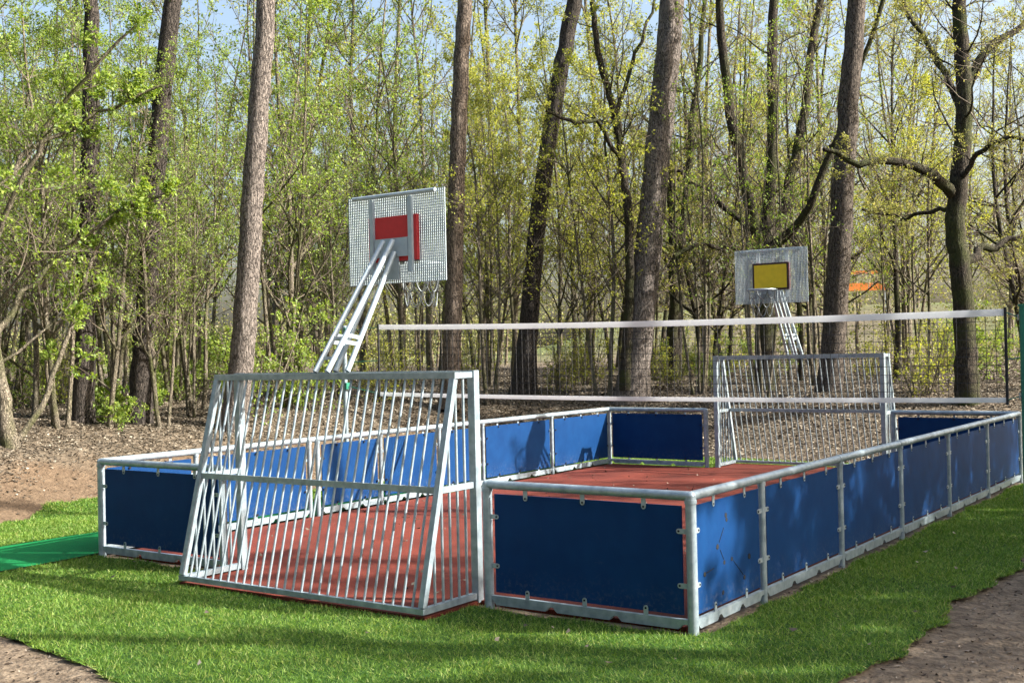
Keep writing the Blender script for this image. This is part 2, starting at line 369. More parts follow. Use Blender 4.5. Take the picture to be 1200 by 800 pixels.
# ------------------------------------------------------------------ board fence round the court
TAB = None
def tab_mesh():
    mb = MB(); n = 8                                  # local: plate hangs along -z from the rail, outer face at -y
    out = [(-0.019, 0.045), (0.019, 0.045)]+[(0.019*math.cos(-i*math.pi/n), -0.035+0.019*math.sin(-i*math.pi/n)) for i in range(n+1)]
    k = len(out)
    v = [(x, -0.012, z) for x, z in out]+[(x, -0.006, z) for x, z in out]
    mb.add(v, [tuple(range(k)), tuple(range(k, 2*k))[::-1]]+[(i, k+i, k+(i+1) % k, (i+1) % k) for i in range(k)])
    mb.tube([(0, -0.012, -0.034), (0, -0.0155, -0.034)], 0.0085, 8, mi=1)
    mb.tube([(0, 0.014, -0.034), (0, 0.024, -0.034)], 0.014, 8, mi=1)      # bolt head on the inner face
    return mb.mesh('bracket', [M['galv'], M['black']], smooth=False)
TAB = tab_mesh()

def board_fence(label, origin, rz, stops, gaps=(), holes=False, corner=(True, True), ntop=3):
    """Runs along local +x, outer face towards local -y."""
    Ln = stops[-1]
    root = thing('board_fence', label, 'fence', (*origin, 0), rz, 'blue board fences round the court')
    zr = 1.0
    mb = MB(); rr = 0.036
    a0 = 0.0; a1 = Ln
    mb.tube([(a0, 0, zr), (a0+0.03, 0, zr)] + [(x, 0, zr) for x in stops[1:-1]] + [(a1-0.03, 0, zr), (a1, 0, zr)], rr, 16, ref=(0, 1, 0))
    for x in stops[1:-1]:                             # slip joints on the rail
        if int(x*10) % 2: mb.tube([(x-0.05, 0, zr), (x+0.05, 0, zr)], rr+0.003, 16)
    mb.build('top_rail', M['galv'], root)
    for i, x in enumerate(stops):
        end = i in (0, len(stops)-1)
        if end and not corner[0 if i == 0 else 1]: continue
        mb = MB(); r = 0.040 if end else 0.030
        mb.tube([(x, 0, -0.06), (x, 0, zr+0.005 if end else zr-0.02)], r, 14)
        if end:                                       # rounded elbow cap
            for k in range(1, 4): pass
            ph = [k*math.pi/8 for k in range(5)]
            mb.tube([(x, 0, zr+0.004+0.032*math.sin(p)) for p in ph], [max(0.002, r*math.cos(p)) for p in ph], 14)
        mb.tube([(x, 0, zr-0.055), (x, 0, zr-0.025)], r+0.006, 14)
        mb.build('post', M['galv'], root)
    for i in range(len(stops)-1):
        if i in gaps: continue
        x0, x1 = stops[i]+0.075, stops[i+1]-0.075
        e = 0.045
        mb = MB()                                     # bottom rail with drainage notches under it
        w = x1-x0+0.06; n = 3
        mb.box((x0-0.04, -0.020, 0.060), (x1+0.04, 0.020, 0.096))
        for k in range(n):
            xa = x0-0.03+k*w/n; xb = xa+w/n-0.07
            mb.add([(xa+0.0, -0.018, 0.0595), (xb+0.04, -0.018, 0.0595), (xb-0.0, -0.018, 0.022), (xa+0.04, -0.018, 0.022), (xa+0.0, 0.018, 0.0595), (xb+0.04, 0.018, 0.0595), (xb, 0.018, 0.022), (xa+0.04, 0.018, 0.022)], [(3, 2, 1, 0), (4, 5, 6, 7), (0, 1, 5, 4), (1, 2, 6, 5), (2, 3, 7, 6), (3, 0, 4, 7)])
        mb.build('bottom_rail', M['galv'], root)
        # the board: a slightly bowed sheet with rounded corners
        nx, nz = 9, 5; z0, z1 = 0.125, 0.925
        rng = np.random.default_rng(int(1000*x0)+int(Ln*77)+int(rz*10))
        bow = rng.uniform(-0.006, 0.008); tw = rng.uniform(-0.004, 0.004)
        X = np.linspace(x0, x1, nx); Zs = np.linspace(z0, z1, nz)
        g = np.array([[(x, bow*math.sin(math.pi*(x-x0)/(x1-x0))+tw*math.sin(2*math.pi*(x-x0)/(x1-x0))*(z-0.5), z) for x in X] for z in Zs])
        fr = g+np.array((0, -0.006, 0)); bk = g+np.array((0, 0.008, 0))
        mb = MB(); V = np.concatenate([fr.reshape(-1, 3), bk.reshape(-1, 3)]); o = nx*nz; F = []
        for a in range(nz-1):
            for c in range(nx-1):
                q = a*nx+c; F += [(q, q+1, q+nx+1, q+nx), (o+q, o+q+nx, o+q+nx+1, o+q+1)]
        ring = [c for c in range(nx)]+[a*nx+nx-1 for a in range(1, nz)]+[(nz-1)*nx+c for c in range(nx-2, -1, -1)]+[a*nx for a in range(nz-2, 0, -1)]
        for k in range(len(ring)):
            p, q = ring[k], ring[(k+1) % len(ring)]; F.append((p, o+p, o+q, q))
        mb.add(V, F)
        pn = mb.build('board', M['blue'], root)
        if holes and i == 0:
            tag(pn, 'blue board with small black holes and slots')
            hx = x0; sx = (x1-x0); yy = -0.0075
            for u, v, r in [(0.44, 0.79, .016), (0.45, 0.755, .014), (0.30, 0.57, .017), (0.40, 0.435, .014), (0.52, 0.44, .014), (0.81, 0.41, .019), (0.72, 0.26, .015), (0.10, 0.40, .015), (0.37, 0.21, .015)]:
                MB().tube([(hx+u*sx, yy, v), (hx+u*sx, yy-0.003, v)], r*1.25, 12).build('hole', M['black'], pn, smooth=False)
            for (u0, v0), (u1, v1) in [((0.325, 0.60), (0.40, 0.70)), ((0.54, 0.425), (0.70, 0.285)), ((0.125, 0.405), (0.24, 0.42)), ((0.34, 0.54), (0.39, 0.46))]:
                MB().beam((hx+u0*sx, yy-0.001, v0), (hx+u1*sx, yy-0.001, v1), 0.003, 0.007, up=(0, 1, 0)).build('slot', M['black'], pn, smooth=False)
        wd = x1-x0; nt = 3 if wd > 1.5 else 2
        tops = [x0+wd*(k+0.5+(0.0 if nt == 2 else (k-1)*-0.05))/nt for k in range(nt)]
        def tabat(x, z, rot):
            t = link('bracket', TAB, pn); t.location = (x, 0, z); t.rotation_euler = (0, rot, 0)
        for x in tops:
            tabat(x, z1+0.012, 0); tabat(x, z0-0.012, math.pi)
        for z in (0.34, 0.74):
            tabat(x0-0.012, z, -math.pi/2); tabat(x1+0.012, z, math.pi/2)
    return root

XA, XB = 1.95, 5.19
board_fence('short blue board fence section left of the near goal, beside the green turf strip', (0, 0), 0, [0, XA], corner=(True, True))
board_fence('short blue board fence section right of the near goal, at the front corner', (XB, 0), 0, [0, W-XB], corner=(True, False))
board_fence('long blue board fence along the right side beside the lawn and earth path', (W, 0), math.pi/2, [0, 1.28, 3.12, 4.99, 6.88, 8.80, L], holes=True)
board_fence('long sunlit blue board fence along the far left side below the earth bank', (0, L), -math.pi/2,
            [0, L-8.84, L-6.88, L-5.8, L-4.5, L-3.27, L-3.12, L-1.28, L], gaps=(5,), corner=(True, False))
board_fence('short shaded blue board fence section left of the far goal', (XA, L), math.pi, [0, XA], corner=(True, False))
board_fence('short shaded blue board fence section right of the far goal', (W, L), math.pi, [0, W-XB], corner=(False, True))

# ------------------------------------------------------------------ goals
def goal(label, loc, rz):
    """Mouth at local y=0, net side towards +y."""
    root = thing('goal', label, 'goal', loc, rz, 'steel bar goals')
    hw = 1.445; zt = 1.90; yt, yb = 0.26, 0.73; z0 = 0.055
    for s in (-1, 1):
        MB().box((s*hw-0.035, -0.035, 0.0), (s*hw+0.035, 0.035, zt+0.035)).build('post', M['galv'], root)
    MB().box((-hw+0.036, -0.033, zt-0.033), (hw-0.036, 0.033, zt+0.033)).build('crossbar', M['galv'], root)
    f = MB()                                           # frame of the back: top bar, sloping sides, foot bar
    f.beam((-hw-0.03, yt, zt), (hw+0.03, yt, zt), 0.054, 0.054)
    f.beam((-hw-0.03, yb, z0), (hw+0.03, yb, z0), 0.044, 0.044)
    sl = np.array((0, yb-yt, z0-zt)); sl = sl/np.linalg.norm(sl)
    for s in (-1, 1):
        f.beam(np.array((s*hw, yt, zt))+sl*0.033, np.array((s*hw, yb, z0))-sl*0.028, 0.052, 0.052, up=(0, 1, 0.25))
        f.beam((s*hw, 0.042, zt+0.0), (s*hw, yt-0.028, zt+0.0), 0.048, 0.048)
        f.beam((s*hw, 0.042, z0), (s*hw, yb-0.026, z0), 0.05, 0.05)
        f.beam((s*hw, 0.042, 0.98), (s*hw, yt+(yb-yt)*(zt-0.98)/(zt-z0)-0.03, 0.98), 0.03, 0.05)
    ym = yt+(yb-yt)*(zt-0.98)/(zt-z0)
    f.beam((-hw+0.03, ym, 0.98), (hw-0.03, ym, 0.98), 0.030, 0.052)
    f.build('back_frame', M['galv'], root)
    g = MB()
    for i in range(1, 28):
        x = -hw+i*2*hw/28
        g.tube([np.array((x, yt, zt))+sl*0.028, np.array((x, yb, z0))-sl*0.022], 0.0108, 8)
    g.build('back_grille', M['galv'], root)
    for s in (-1, 1):
        g = MB()
        for i in range(1, 6):
            t = i/6; y = 0.04+t*(yb-0.10)
            zt_ = zt-0.03 if y < yt else zt-(y-yt)*(zt-z0)/(yb-yt)-0.02
            g.tube([(s*hw, y, z0+0.02), (s*hw, y, zt_)], 0.0115, 8)
        g.build('side_grille', M['galv'], root)
    return root
GX = 3.55
goal('large galvanised steel bar goal in front, its sloping grille back towards the lawn', (GX, 0.10, 0), math.pi)
goal('far galvanised steel bar goal beyond the volleyball net at the wooded end', (GX+0.03, L+0.05, 0), 0)

# ------------------------------------------------------------------ basketball hoops on the goals
def hoop(label, loc, rz, xo):
    root = thing('basketball_hoop', label, 'basketball hoop', loc, rz, 'basketball hoops above the goals')
    yb = -0.80; z0, z1 = 2.775, 3.645; hw = 0.61
    f = MB()
    nv = 50; nh = 34
    for i in range(nv+1):
        x = -hw+2*hw*i/nv; f.box((x-0.006, yb-0.004, z0), (x+0.006, yb+0.004, z1))
    for j in range(nh+1):
        z = z0+(z1-z0)*j/nh; f.box((-hw-0.0085, yb+0.0042, z-0.003), (hw+0.0085, yb+0.010, z+0.003))
    f.build('backboard', M['galv_light'], root, smooth=False)
    MB().tube([(-hw*0.86, yb+0.03, z1-0.015), (hw*0.86, yb+0.03, z1-0.015)], 0.021, 10).build('top_bar', M['galv_light'], root)
    pz0, pz1 = z0+0.21, z0+0.645; px = 0.305
    p = MB().box((-px, yb-0.018, pz0), (px, yb-0.0045, pz1)).build('target_panel', M['maroon'], root, smooth=False)
    q = MB().box((-px, yb+0.0105, pz0), (px, yb+0.0540, pz1)).build('rear_panel', M['red'], root, smooth=False)
    MB().box((-px+0.03, yb-0.021, pz0+0.03), (px-0.03, yb-0.0182, pz1-0.03)).build('yellow_face', M['yellow'], p, smooth=False)
    for s in (-1, 1):
        MB().box((s*0.245-0.024, yb+0.0545, z0+0.09), (s*0.245+0.024, yb+0.084, z1-0.05)).build('rear_bar', M['galv_light'], root)
    MB().box((-0.21, yb+0.055, z0+0.25), (0.21, yb+0.078, z0+0.43)).build('mounting_plate', M['galv_light'], root, smooth=False)
    MB().box((-0.085, yb+0.058, z0+0.03), (0.085, yb+0.072, z0+0.2495)).build('lower_plate', M['galv_light'], root, smooth=False)
    top = np.array((0, yb+0.10, z0+0.40))
    ends = []
    for s in (-1, 1):
        for (y, dz, dx) in ((0.0, 0.0, 0), (0.26, 0.0, 0)):
            a = np.array((s*0.075, y, 1.94)); e = np.array((s*0.06, yb+0.10+(0.02 if y else 0), z0+(0.40 if y else 0.29)))
            MB().tube([a, e], 0.025, 10).build('support_arm', M['galv_light'], root); ends.append((a, e))
    for (a0, e0), (a1, e1) in ((ends[0], ends[1]), (ends[2], ends[3])):
        for t in (0.22, 0.27):
            MB().beam(a0+(e0-a0)*t, a1+(e1-a1)*t, 0.012, 0.035).build('brace', M['galv_light'], root)
    for t in (0.10, 0.245):
        (a0, e0), (a1, e1) = ends[1], ends[3]
        MB().beam(a0+(e0-a0)*t, a1+(e1-a1)*t, 0.012, 0.03).build('brace', M['galv_light'], root)
    rz_ = z0+0.20; rc = np.array((0, yb-0.36, rz_)); rr = 0.225
    rm = MB(); an = np.linspace(0, 2*np.pi, 33)
    rm.tube([rc+rr*np.array((math.cos(t), math.sin(t), 0)) for t in an], 0.014, 8, cap=False, ref=(0, 0, 1))
    rm.box((-0.10, yb-0.14, rz_-0.05), (0.10, yb-0.1305, rz_+0.02))
    for s in (-1, 1): rm.beam((s*0.07, yb-0.132, rz_-0.005), (s*0.07, yb-0.02, rz_-0.005), 0.03, 0.03)
    rim = rm.build('rim', M['galv'], root)
    nt = MB(); n = 8
    rad = [0.222, 0.19, 0.165, 0.15]; zz = [0, -0.13, -0.27, -0.41]
    for row in range(3):
        for k in range(n):
            a0 = (k+0.5*row)*2*np.pi/n; a1 = a0+2*np.pi/n; am = (a0+a1)/2; pts = []
            for u in np.linspace(0, 1, 9):
                a = a0+(a1-a0)*u; dep = math.sin(math.pi*u)**0.6
                r_ = rad[row]+(rad[row+1]-rad[row])*dep
                pts.append(rc+np.array((r_*math.cos(a), r_*math.sin(a), zz[row]+(zz[row+1]-zz[row])*dep-0.012)))
            nt.tube(pts, 0.0062, 5, cap=False)
    nt.build('chain_net', M['chain'], rim)
    return root
hoop('basketball hoop above the near goal, seen from behind, red panel on mesh backboard', (GX-0.065, 0.10, 0), math.pi, 0)
hoop('far basketball hoop facing the camera, dark-bordered yellow panel on mesh backboard', (GX-0.03, L+0.05, 0), 0, 0)

# ------------------------------------------------------------------ volleyball net and its two poles
NY = 5.4
nl, nr = np.array((-0.80, NY, 2.50)), np.array((8.06, NY, 2.385))
bl_, br_ = np.array((-0.80, NY, 1.50)), np.array((8.06, NY, 1.455))
def sag(a, b, u, s): return a+(b-a)*u-np.array((0, 0, s*4*u*(1-u)))
root = thing('volleyball_net', 'white taped black volleyball net stretched across the middle of the court', 'net', (3.6, NY, 0))
off = np.array((3.6, NY, 0))
def tape(a, b, s, h):
    mb = MB(); us = np.linspace(0, 1, 40); V = []; F = []
    for u in us:
        p = sag(a, b, u, s)-off
        p = p+np.array((0, 0.008*math.sin(u*37), 0))
        for dy, dz in ((-0.006, -h/2), (0.006, -h/2), (0.006, h/2), (-0.006, h/2)): V.append(p+np.array((0, dy, dz)))
    for i in range(39):
        q = i*4
        for k in range(4): F.append((q+k, q+(k+1) % 4, q+4+(k+1) % 4, q+4+k))
    F += [(3, 2, 1, 0), (156, 157, 158, 159)]
    return mb.add(V, F)
tape(nl, nr, 0.04, 0.075).build('top_tape', M['white'], root)
tape(bl_, br_, 0.03, 0.055).build('bottom_tape', M['white'], root)
mb = MB()
for i in range(1, 88):
    u = i/88; mb.tube([sag(nl, nr, u, 0.04)-off-(0, 0, 0.03), sag(bl_, br_, u, 0.03)-off+(0, 0, 0.02)], 0.0036, 3, cap=False)
for j in range(1, 10):
    t = j/10
    mb.tube([(1-t)*sag(nl, nr, u, 0.04)+t*sag(bl_, br_, u, 0.03)-off for u in np.linspace(0, 1, 30)], 0.0036, 3, cap=False)
mb.build('mesh', M['cord'], root)
for a, c in ((nl, bl_), (nr, br_)):
    MB().tube([a-off+(0, 0, 0.05), c-off-(0, 0, 0.05)], 0.016, 8).build('end_rod', M['cord'], root)
mb = MB()
for a, q in ((nr, (8.195, NY-0.01, 2.33)), (br_, (8.195, NY-0.01, 1.50)), (nr-(0, 0, 0.5), (8.195, NY, 1.9)), (nl, (-1.44, NY, 2.46)), (bl_, (-1.44, NY, 1.62)), (nl-(0, 0, 0.5), (-1.44, NY, 1.98))):
    mb.tube([a-off, np.array(q)-off], 0.006, 6)
mb.build('tie_rope', M['green_metal'], root)
root = thing('net_pole', 'green enamelled net pole standing on the lawn at the right edge', 'pole', (8.238, NY, 0))
MB().tube([(0, 0, -0.1), (0, 0, 2.44)], 0.040, 14).build('shaft', M['green_metal'], root)
MB().tube([(0, 0, 2.44), (0, 0, 2.465)], 0.052, 14).build('cap', M['green_metal'], root)
for z in (1.5, 2.33): MB().box((-0.055, -0.028, z-0.03), (-0.046, 0.028, z+0.03)).build('hook_plate', M['galv'], root)
root = thing('net_pole', 'galvanised net pole rising behind the left board fence, green cleats on it', 'pole', (-1.5, NY, 0))
MB().tube([(0, 0, -0.1), (0, 0, 2.52)], 0.035, 14).build('shaft', M['galv'], root)
MB().tube([(0, 0, 2.52), (0, 0, 2.545)], 0.040, 14).build('cap', M['galv'], root)
for z in (1.62, 2.46): MB().box((0.036, -0.05, z-0.05), (0.075, 0.05, z+0.05)).build('cleat', M['green_metal'], root)

# ------------------------------------------------------------------ tree generator
class Tree:
    def __init__(s, seed):
        s.g = np.random.default_rng(seed); s.wood = []; s.twig = []; s.lp = []; s.ld = []; s.ls = []
    def rv(s):
        v = s.g.normal(size=3); return v/np.linalg.norm(v)
    def curve(s, p, d, Ln, n, wig, up):
        pts = [np.array(p, float)]; d = np.array(d, float); d /= np.linalg.norm(d); st = Ln/n
        for _ in range(n):
            d = d+wig*s.rv()+np.array((0, 0, up)); d /= np.linalg.norm(d); pts.append(pts[-1]+d*st)
        return np.array(pts)
    def side(s, d, ang, az=None):
        d = d/np.linalg.norm(d); r = s.rv() if az is None else np.array((math.cos(az), math.sin(az), 0.0))
        r = r-d*(r@d); r /= np.linalg.norm(r)+1e-9
        return d*math.cos(ang)+r*math.sin(ang)
    def leaves(s, pts, n, size, spread=0.03):
        t = s.g.uniform(0.15, 1, n)*(len(pts)-1); i = np.minimum(t.astype(int), len(pts)-2); f = (t-i)[:, None]
        P = pts[i]*(1-f)+pts[i+1]*f+s.g.normal(size=(n, 3))*spread
        D = pts[i+1]-pts[i]; D = D/(np.linalg.norm(D, axis=1)[:, None]+1e-9)*0.6+s.g.normal(size=(n, 3))*0.7
        s.lp.append(P); s.ld.append(D); s.ls.append(size*s.g.uniform(0.6, 1.3, n))
    def branch(s, p, d, Ln, r, lev, o):
        """o: dict with per level lists n, ang, frac; leaf settings."""
        last = lev >= o['max']
        n = max(2, {0: 9, 1: 6, 2: 4}.get(lev, 2))
        pts = s.curve(p, d, Ln, n, o['wig'][min(lev, len(o['wig'])-1)], o['up'][min(lev, len(o['up'])-1)])
        rad = np.linspace(r, max(r*0.25, 0.0022), len(pts))
        (s.wood if lev < 2 else s.twig).append((pts, rad, {0: 10, 1: 6, 2: 4}.get(lev, 3)))
        if last:
            s.leaves(pts, max(1, int(s.g.poisson(o['leafn']))), o['leafs']); return pts
        s.kids(pts, rad, Ln, lev, o); return pts
    def kids(s, pts, rad, Ln, lev, o, t0=None, num=None):
        k = o['n'][lev] if num is None else num
        t0 = o['t0'][lev] if t0 is None else t0
        ts = np.sort(s.g.uniform(t0, 1.0, k)); az = s.g.uniform(0, 6.28)
        for t in ts:
            u = t*(len(pts)-1); i = min(int(u), len(pts)-2); f = u-i
            q = pts[i]*(1-f)+pts[i+1]*f; rr = rad[i]*(1-f)+rad[i+1]*f
            az += 2.4+s.g.uniform(-0.5, 0.5)
            d = s.side(pts[i+1]-pts[i], R(o['ang'][lev])*s.g.uniform(0.75, 1.25), az if lev == 0 else None)
            cl = Ln*o['frac'][lev]*(1.15-o['tap'][lev]*t)*s.g.uniform(0.7, 1.25)
            s.branch(q, d, cl, min(rr*0.6, 0.0045+cl*0.011), lev+1, o)
    def wood_mesh(s, name, tubes, material):
        Vs = []; Fs = []; n = 0
        for pts, rad, sd in tubes:
            v, f = tube_arrays(pts, rad, sd, cap=False); Vs.append(v); Fs.append(np.array(f)+n); n += len(v)
        me = raw_mesh(name, np.concatenate(Vs), np.concatenate(Fs), [material])
        me.polygons.foreach_set('use_smooth', [True]*len(me.polygons)); return me
    def leaf_verts(s, ratio=0.55, flat=0.8):
        P = np.concatenate(s.lp); D = np.concatenate(s.ld); S = np.concatenate(s.ls)[:, None]; n = len(P)
        D /= np.linalg.norm(D, axis=1)[:, None]+1e-9
        U = s.g.normal(size=(n, 3))*(1-flat)*1.6+np.array((0, 0, flat)); X = np.cross(D, U); X /= np.linalg.norm(X, axis=1)[:, None]+1e-9
        Nn = np.cross(X, D)
        return np.stack([P, P+D*S*0.45+X*S*ratio/2+Nn*S*0.10, P+D*S-Nn*S*0.05, P+D*S*0.45-X*S*ratio/2+Nn*S*0.10], 1).reshape(-1, 3)
    def obj(s, name, label, cat, loc, group, bark_m, leaf_m, ratio=0.55, flat=0.6, rz=0.0):
        root = thing(name, label, cat, loc, rz, group)
        link('trunk', s.wood_mesh('trunk', s.wood, bark_m), root)
        V = []; F = []; n = 0; nt_ = 0
        for pts, rad, sd in s.twig:
            v, f = tube_arrays(pts, rad, sd, cap=False); V.append(v); F.append(np.array(f)+n); n += len(v); nt_ += len(f)
        if s.lp:
            lv = s.leaf_verts(ratio, flat); V.append(lv); F.append(np.arange(len(lv)).reshape(-1, 4)+n)
        if V:
            F = np.concatenate(F); me = raw_mesh('crown', np.concatenate(V), F, [M['twig'], leaf_m])
            me.polygons.foreach_set('material_index', (np.arange(len(F)) >= nt_).astype(np.int32)); link('crown', me, root)
        return root

OPT = dict(max=3, n=[16, 6, 4], t0=[0.2, 0.15, 0.15], ang=[55, 48, 45], frac=[0.26, 0.42, 0.5], tap=[0.8, 0.55, 0.5],
           wig=[0.10, 0.16, 0.22, 0.3], up=[0.06, 0.08, 0.05, 0.02], leafn=7, leafs=0.07)
def opt(**k): o = dict(OPT); o.update(k); return o

def multi(seed, stems, Ht, r, lean, o):
    t = Tree(seed)
    for k in range(stems):
        a = k*6.28/stems+t.g.uniform(-0.5, 0.5); ln = lean*t.g.uniform(0.4, 1.2)
        d = (ln*math.cos(a), ln*math.sin(a), 1.0); h = Ht*t.g.uniform(0.72, 1.0) if k else Ht
        off_ = np.array((0.10*math.cos(a), 0.10*math.sin(a), -0.25)) if stems > 1 else np.array((0, 0, -0.25))
        pts = t.curve(off_, d, h, 12, 0.07, 0.03)
        rad = r*(1-np.linspace(0, 1, 13))**0.8*(1 if k == 0 else 0.75)+0.006; rad[0] *= 1.35
        t.wood.append((pts, rad, 8)); t.kids(pts, rad, h, 0, o)
    return t

KINDS = {}     # every kind: first built at its first use, then copied
def kind_tree(key):
    seed, stems, Ht, r, lean, o, lm, bm = KDEF[key]
    return multi(seed, stems, Ht, r, lean, o), bm, lm
KDEF = {
 'g1': (11, 3, 9.0, 0.055, 0.16, opt(n=[16, 7, 5], leafn=6.5, leafs=0.058, frac=[0.30, 0.42, 0.5], ang=[46, 45, 45]), 'leaf_green', 'bark_sap'),
 'g2': (12, 2, 10.0, 0.060, 0.12, opt(n=[18, 7, 5], leafn=6.5, leafs=0.058, frac=[0.28, 0.42, 0.5], ang=[44, 45, 45]), 'leaf_green', 'bark_sap'),
 'g3': (13, 1, 8.5, 0.055, 0.05, opt(n=[22, 7, 5], leafn=6, leafs=0.060, frac=[0.30, 0.42, 0.5], t0=[0.12, 0.15, 0.15], ang=[50, 45, 45]), 'leaf_green', 'bark_sap'),
 'y1': (21, 1, 11.0, 0.055, 0.04, opt(n=[26, 7, 5], leafn=6.5, leafs=0.058, ang=[40, 45, 45], frac=[0.22, 0.42, 0.5], t0=[0.14, 0.15, 0.15]), 'leaf_yellow', 'bark_sap'),
 'y2': (22, 3, 9.5, 0.050, 0.15, opt(n=[16, 7, 5], leafn=6, leafs=0.058, frac=[0.30, 0.42, 0.5], ang=[46, 45, 45]), 'leaf_yellow', 'bark_sap'),
 'y3': (23, 2, 8.5, 0.045, 0.12, opt(n=[18, 7, 5], leafn=6.5, leafs=0.058, frac=[0.30, 0.42, 0.5], ang=[46, 45, 45]), 'leaf_yellow', 'bark_sap'),
 'o1': (31, 2, 9.5, 0.075, 0.20, opt(n=[15, 8, 6], leafn=3.0, leafs=0.055, ang=[58, 55, 50], wig=[0.16, 0.24, 0.3, 0.35], frac=[0.38, 0.42, 0.45]), 'leaf_olive', 'bark_oak'),
 'o2': (32, 1, 10.5, 0.085, 0.08, opt(n=[22, 8, 6], leafn=3.0, leafs=0.055, ang=[56, 55, 50], wig=[0.16, 0.24, 0.3, 0.35], frac=[0.34, 0.42, 0.45]), 'leaf_olive', 'bark_oak'),
 'p1': (51, 4, 8.0, 0.035, 0.14, opt(n=[12, 5, 4], leafn=3.5, leafs=0.055, frac=[0.26, 0.42, 0.5], ang=[38, 42, 45], t0=[0.3, 0.15, 0.15]), 'leaf_green', 'bark_sap'),
 'd1': (61, 3, 8.0, 0.07, 0.14, opt(n=[20, 7, 5], leafn=15, leafs=0.085, frac=[0.30, 0.45, 0.5], t0=[0.1, 0.1, 0.1]), 'leaf_green', 'bark_sap'),
 's1': (41, 6, 2.6, 0.022, 0.42, opt(n=[9, 4, 3], leafn=3, t0=[0.1, 0.1, 0.1], frac=[0.34, 0.45, 0.5]), 'leaf_green', 'bark_sap'),
 's2': (42, 8, 2.0, 0.016, 0.5, opt(n=[9, 4, 3], leafn=1.0, t0=[0.1, 0.1, 0.1], frac=[0.36, 0.45, 0.5]), 'leaf_yellow', 'bark_sap'),
 's3': (43, 4, 1.1, 0.010, 0.5, opt(n=[7, 3, 2], leafn=6, t0=[0.15, 0.1, 0.1], frac=[0.45, 0.5, 0.5], leafs=0.08), 'leaf_green', 'bark_sap'),
}
NICE = {'g': 'green', 'y': 'yellow green', 'o': 'olive'}
def region(px, dist):
    far = 'deep in the wood' if dist > 33 else 'at the wood edge'
    if px < 130: return far+', left of the dark pines'
    if px < 275: return far+', between dark and grey pines'
    if px < 420: return far+', right of the grey pine'
    if px < 560: return far+', behind the near hoop'
    if px < 740: return far+', around the dark leaning trunk'
    if px < 880: return far+', right of the thick leaning pine'
    if px < 1010: return far+', behind the far hoop'
    return far+', around the crooked oak'
def plant(key, x, y, sc, rz, label=None, group=None, name=None, z=None):
    k = key[0]
    if name is None: name = 'shrub' if k == 's' else {'g': 'young_hornbeam', 'y': 'young_birch', 'o': 'young_oak', 'p': 'young_hazel', 'd': 'hornbeam_tree'}[k]
    cat = 'shrub' if k == 's' else 'tree'
    zz = float(H(x, y)) if z is None else z
    if label is None:
        px, py, dz = pix((x, y, zz+1)); rg = region(px, dz)
        label = {'g1': 'several-stemmed green sapling ', 'g2': 'twin-stemmed green leafy sapling ', 'g3': 'single-stemmed green bushy sapling ', 'y1': 'tall slim yellow-green sapling ',
                 'y2': 'several-stemmed yellow-green sapling ', 'y3': 'twin-stemmed yellow-green sapling ', 'p1': 'clump of thin poles ', 'o1': 'forked thinly leaved twiggy oak ', 'o2': 'upright thinly leaved twiggy oak ',
                 's1': 'tall green shrub ', 's2': 'thin twiggy shrub ', 's3': 'low green seedling '}[key]+rg
        group = cat+'s: '+label
    if key not in KINDS:
        t, bm, lm = kind_tree(key)
        o = t.obj(name, label, cat, (x, y, zz), group, M[bm], M[lm]); KINDS[key] = o
    else:
        o = copy_tree(KINDS[key]); o.name = name; tag(o, label, cat, group)
    o.location = (x, y, zz); o.rotation_euler = (0, 0, rz); o.scale = (sc, sc, sc)
    return o

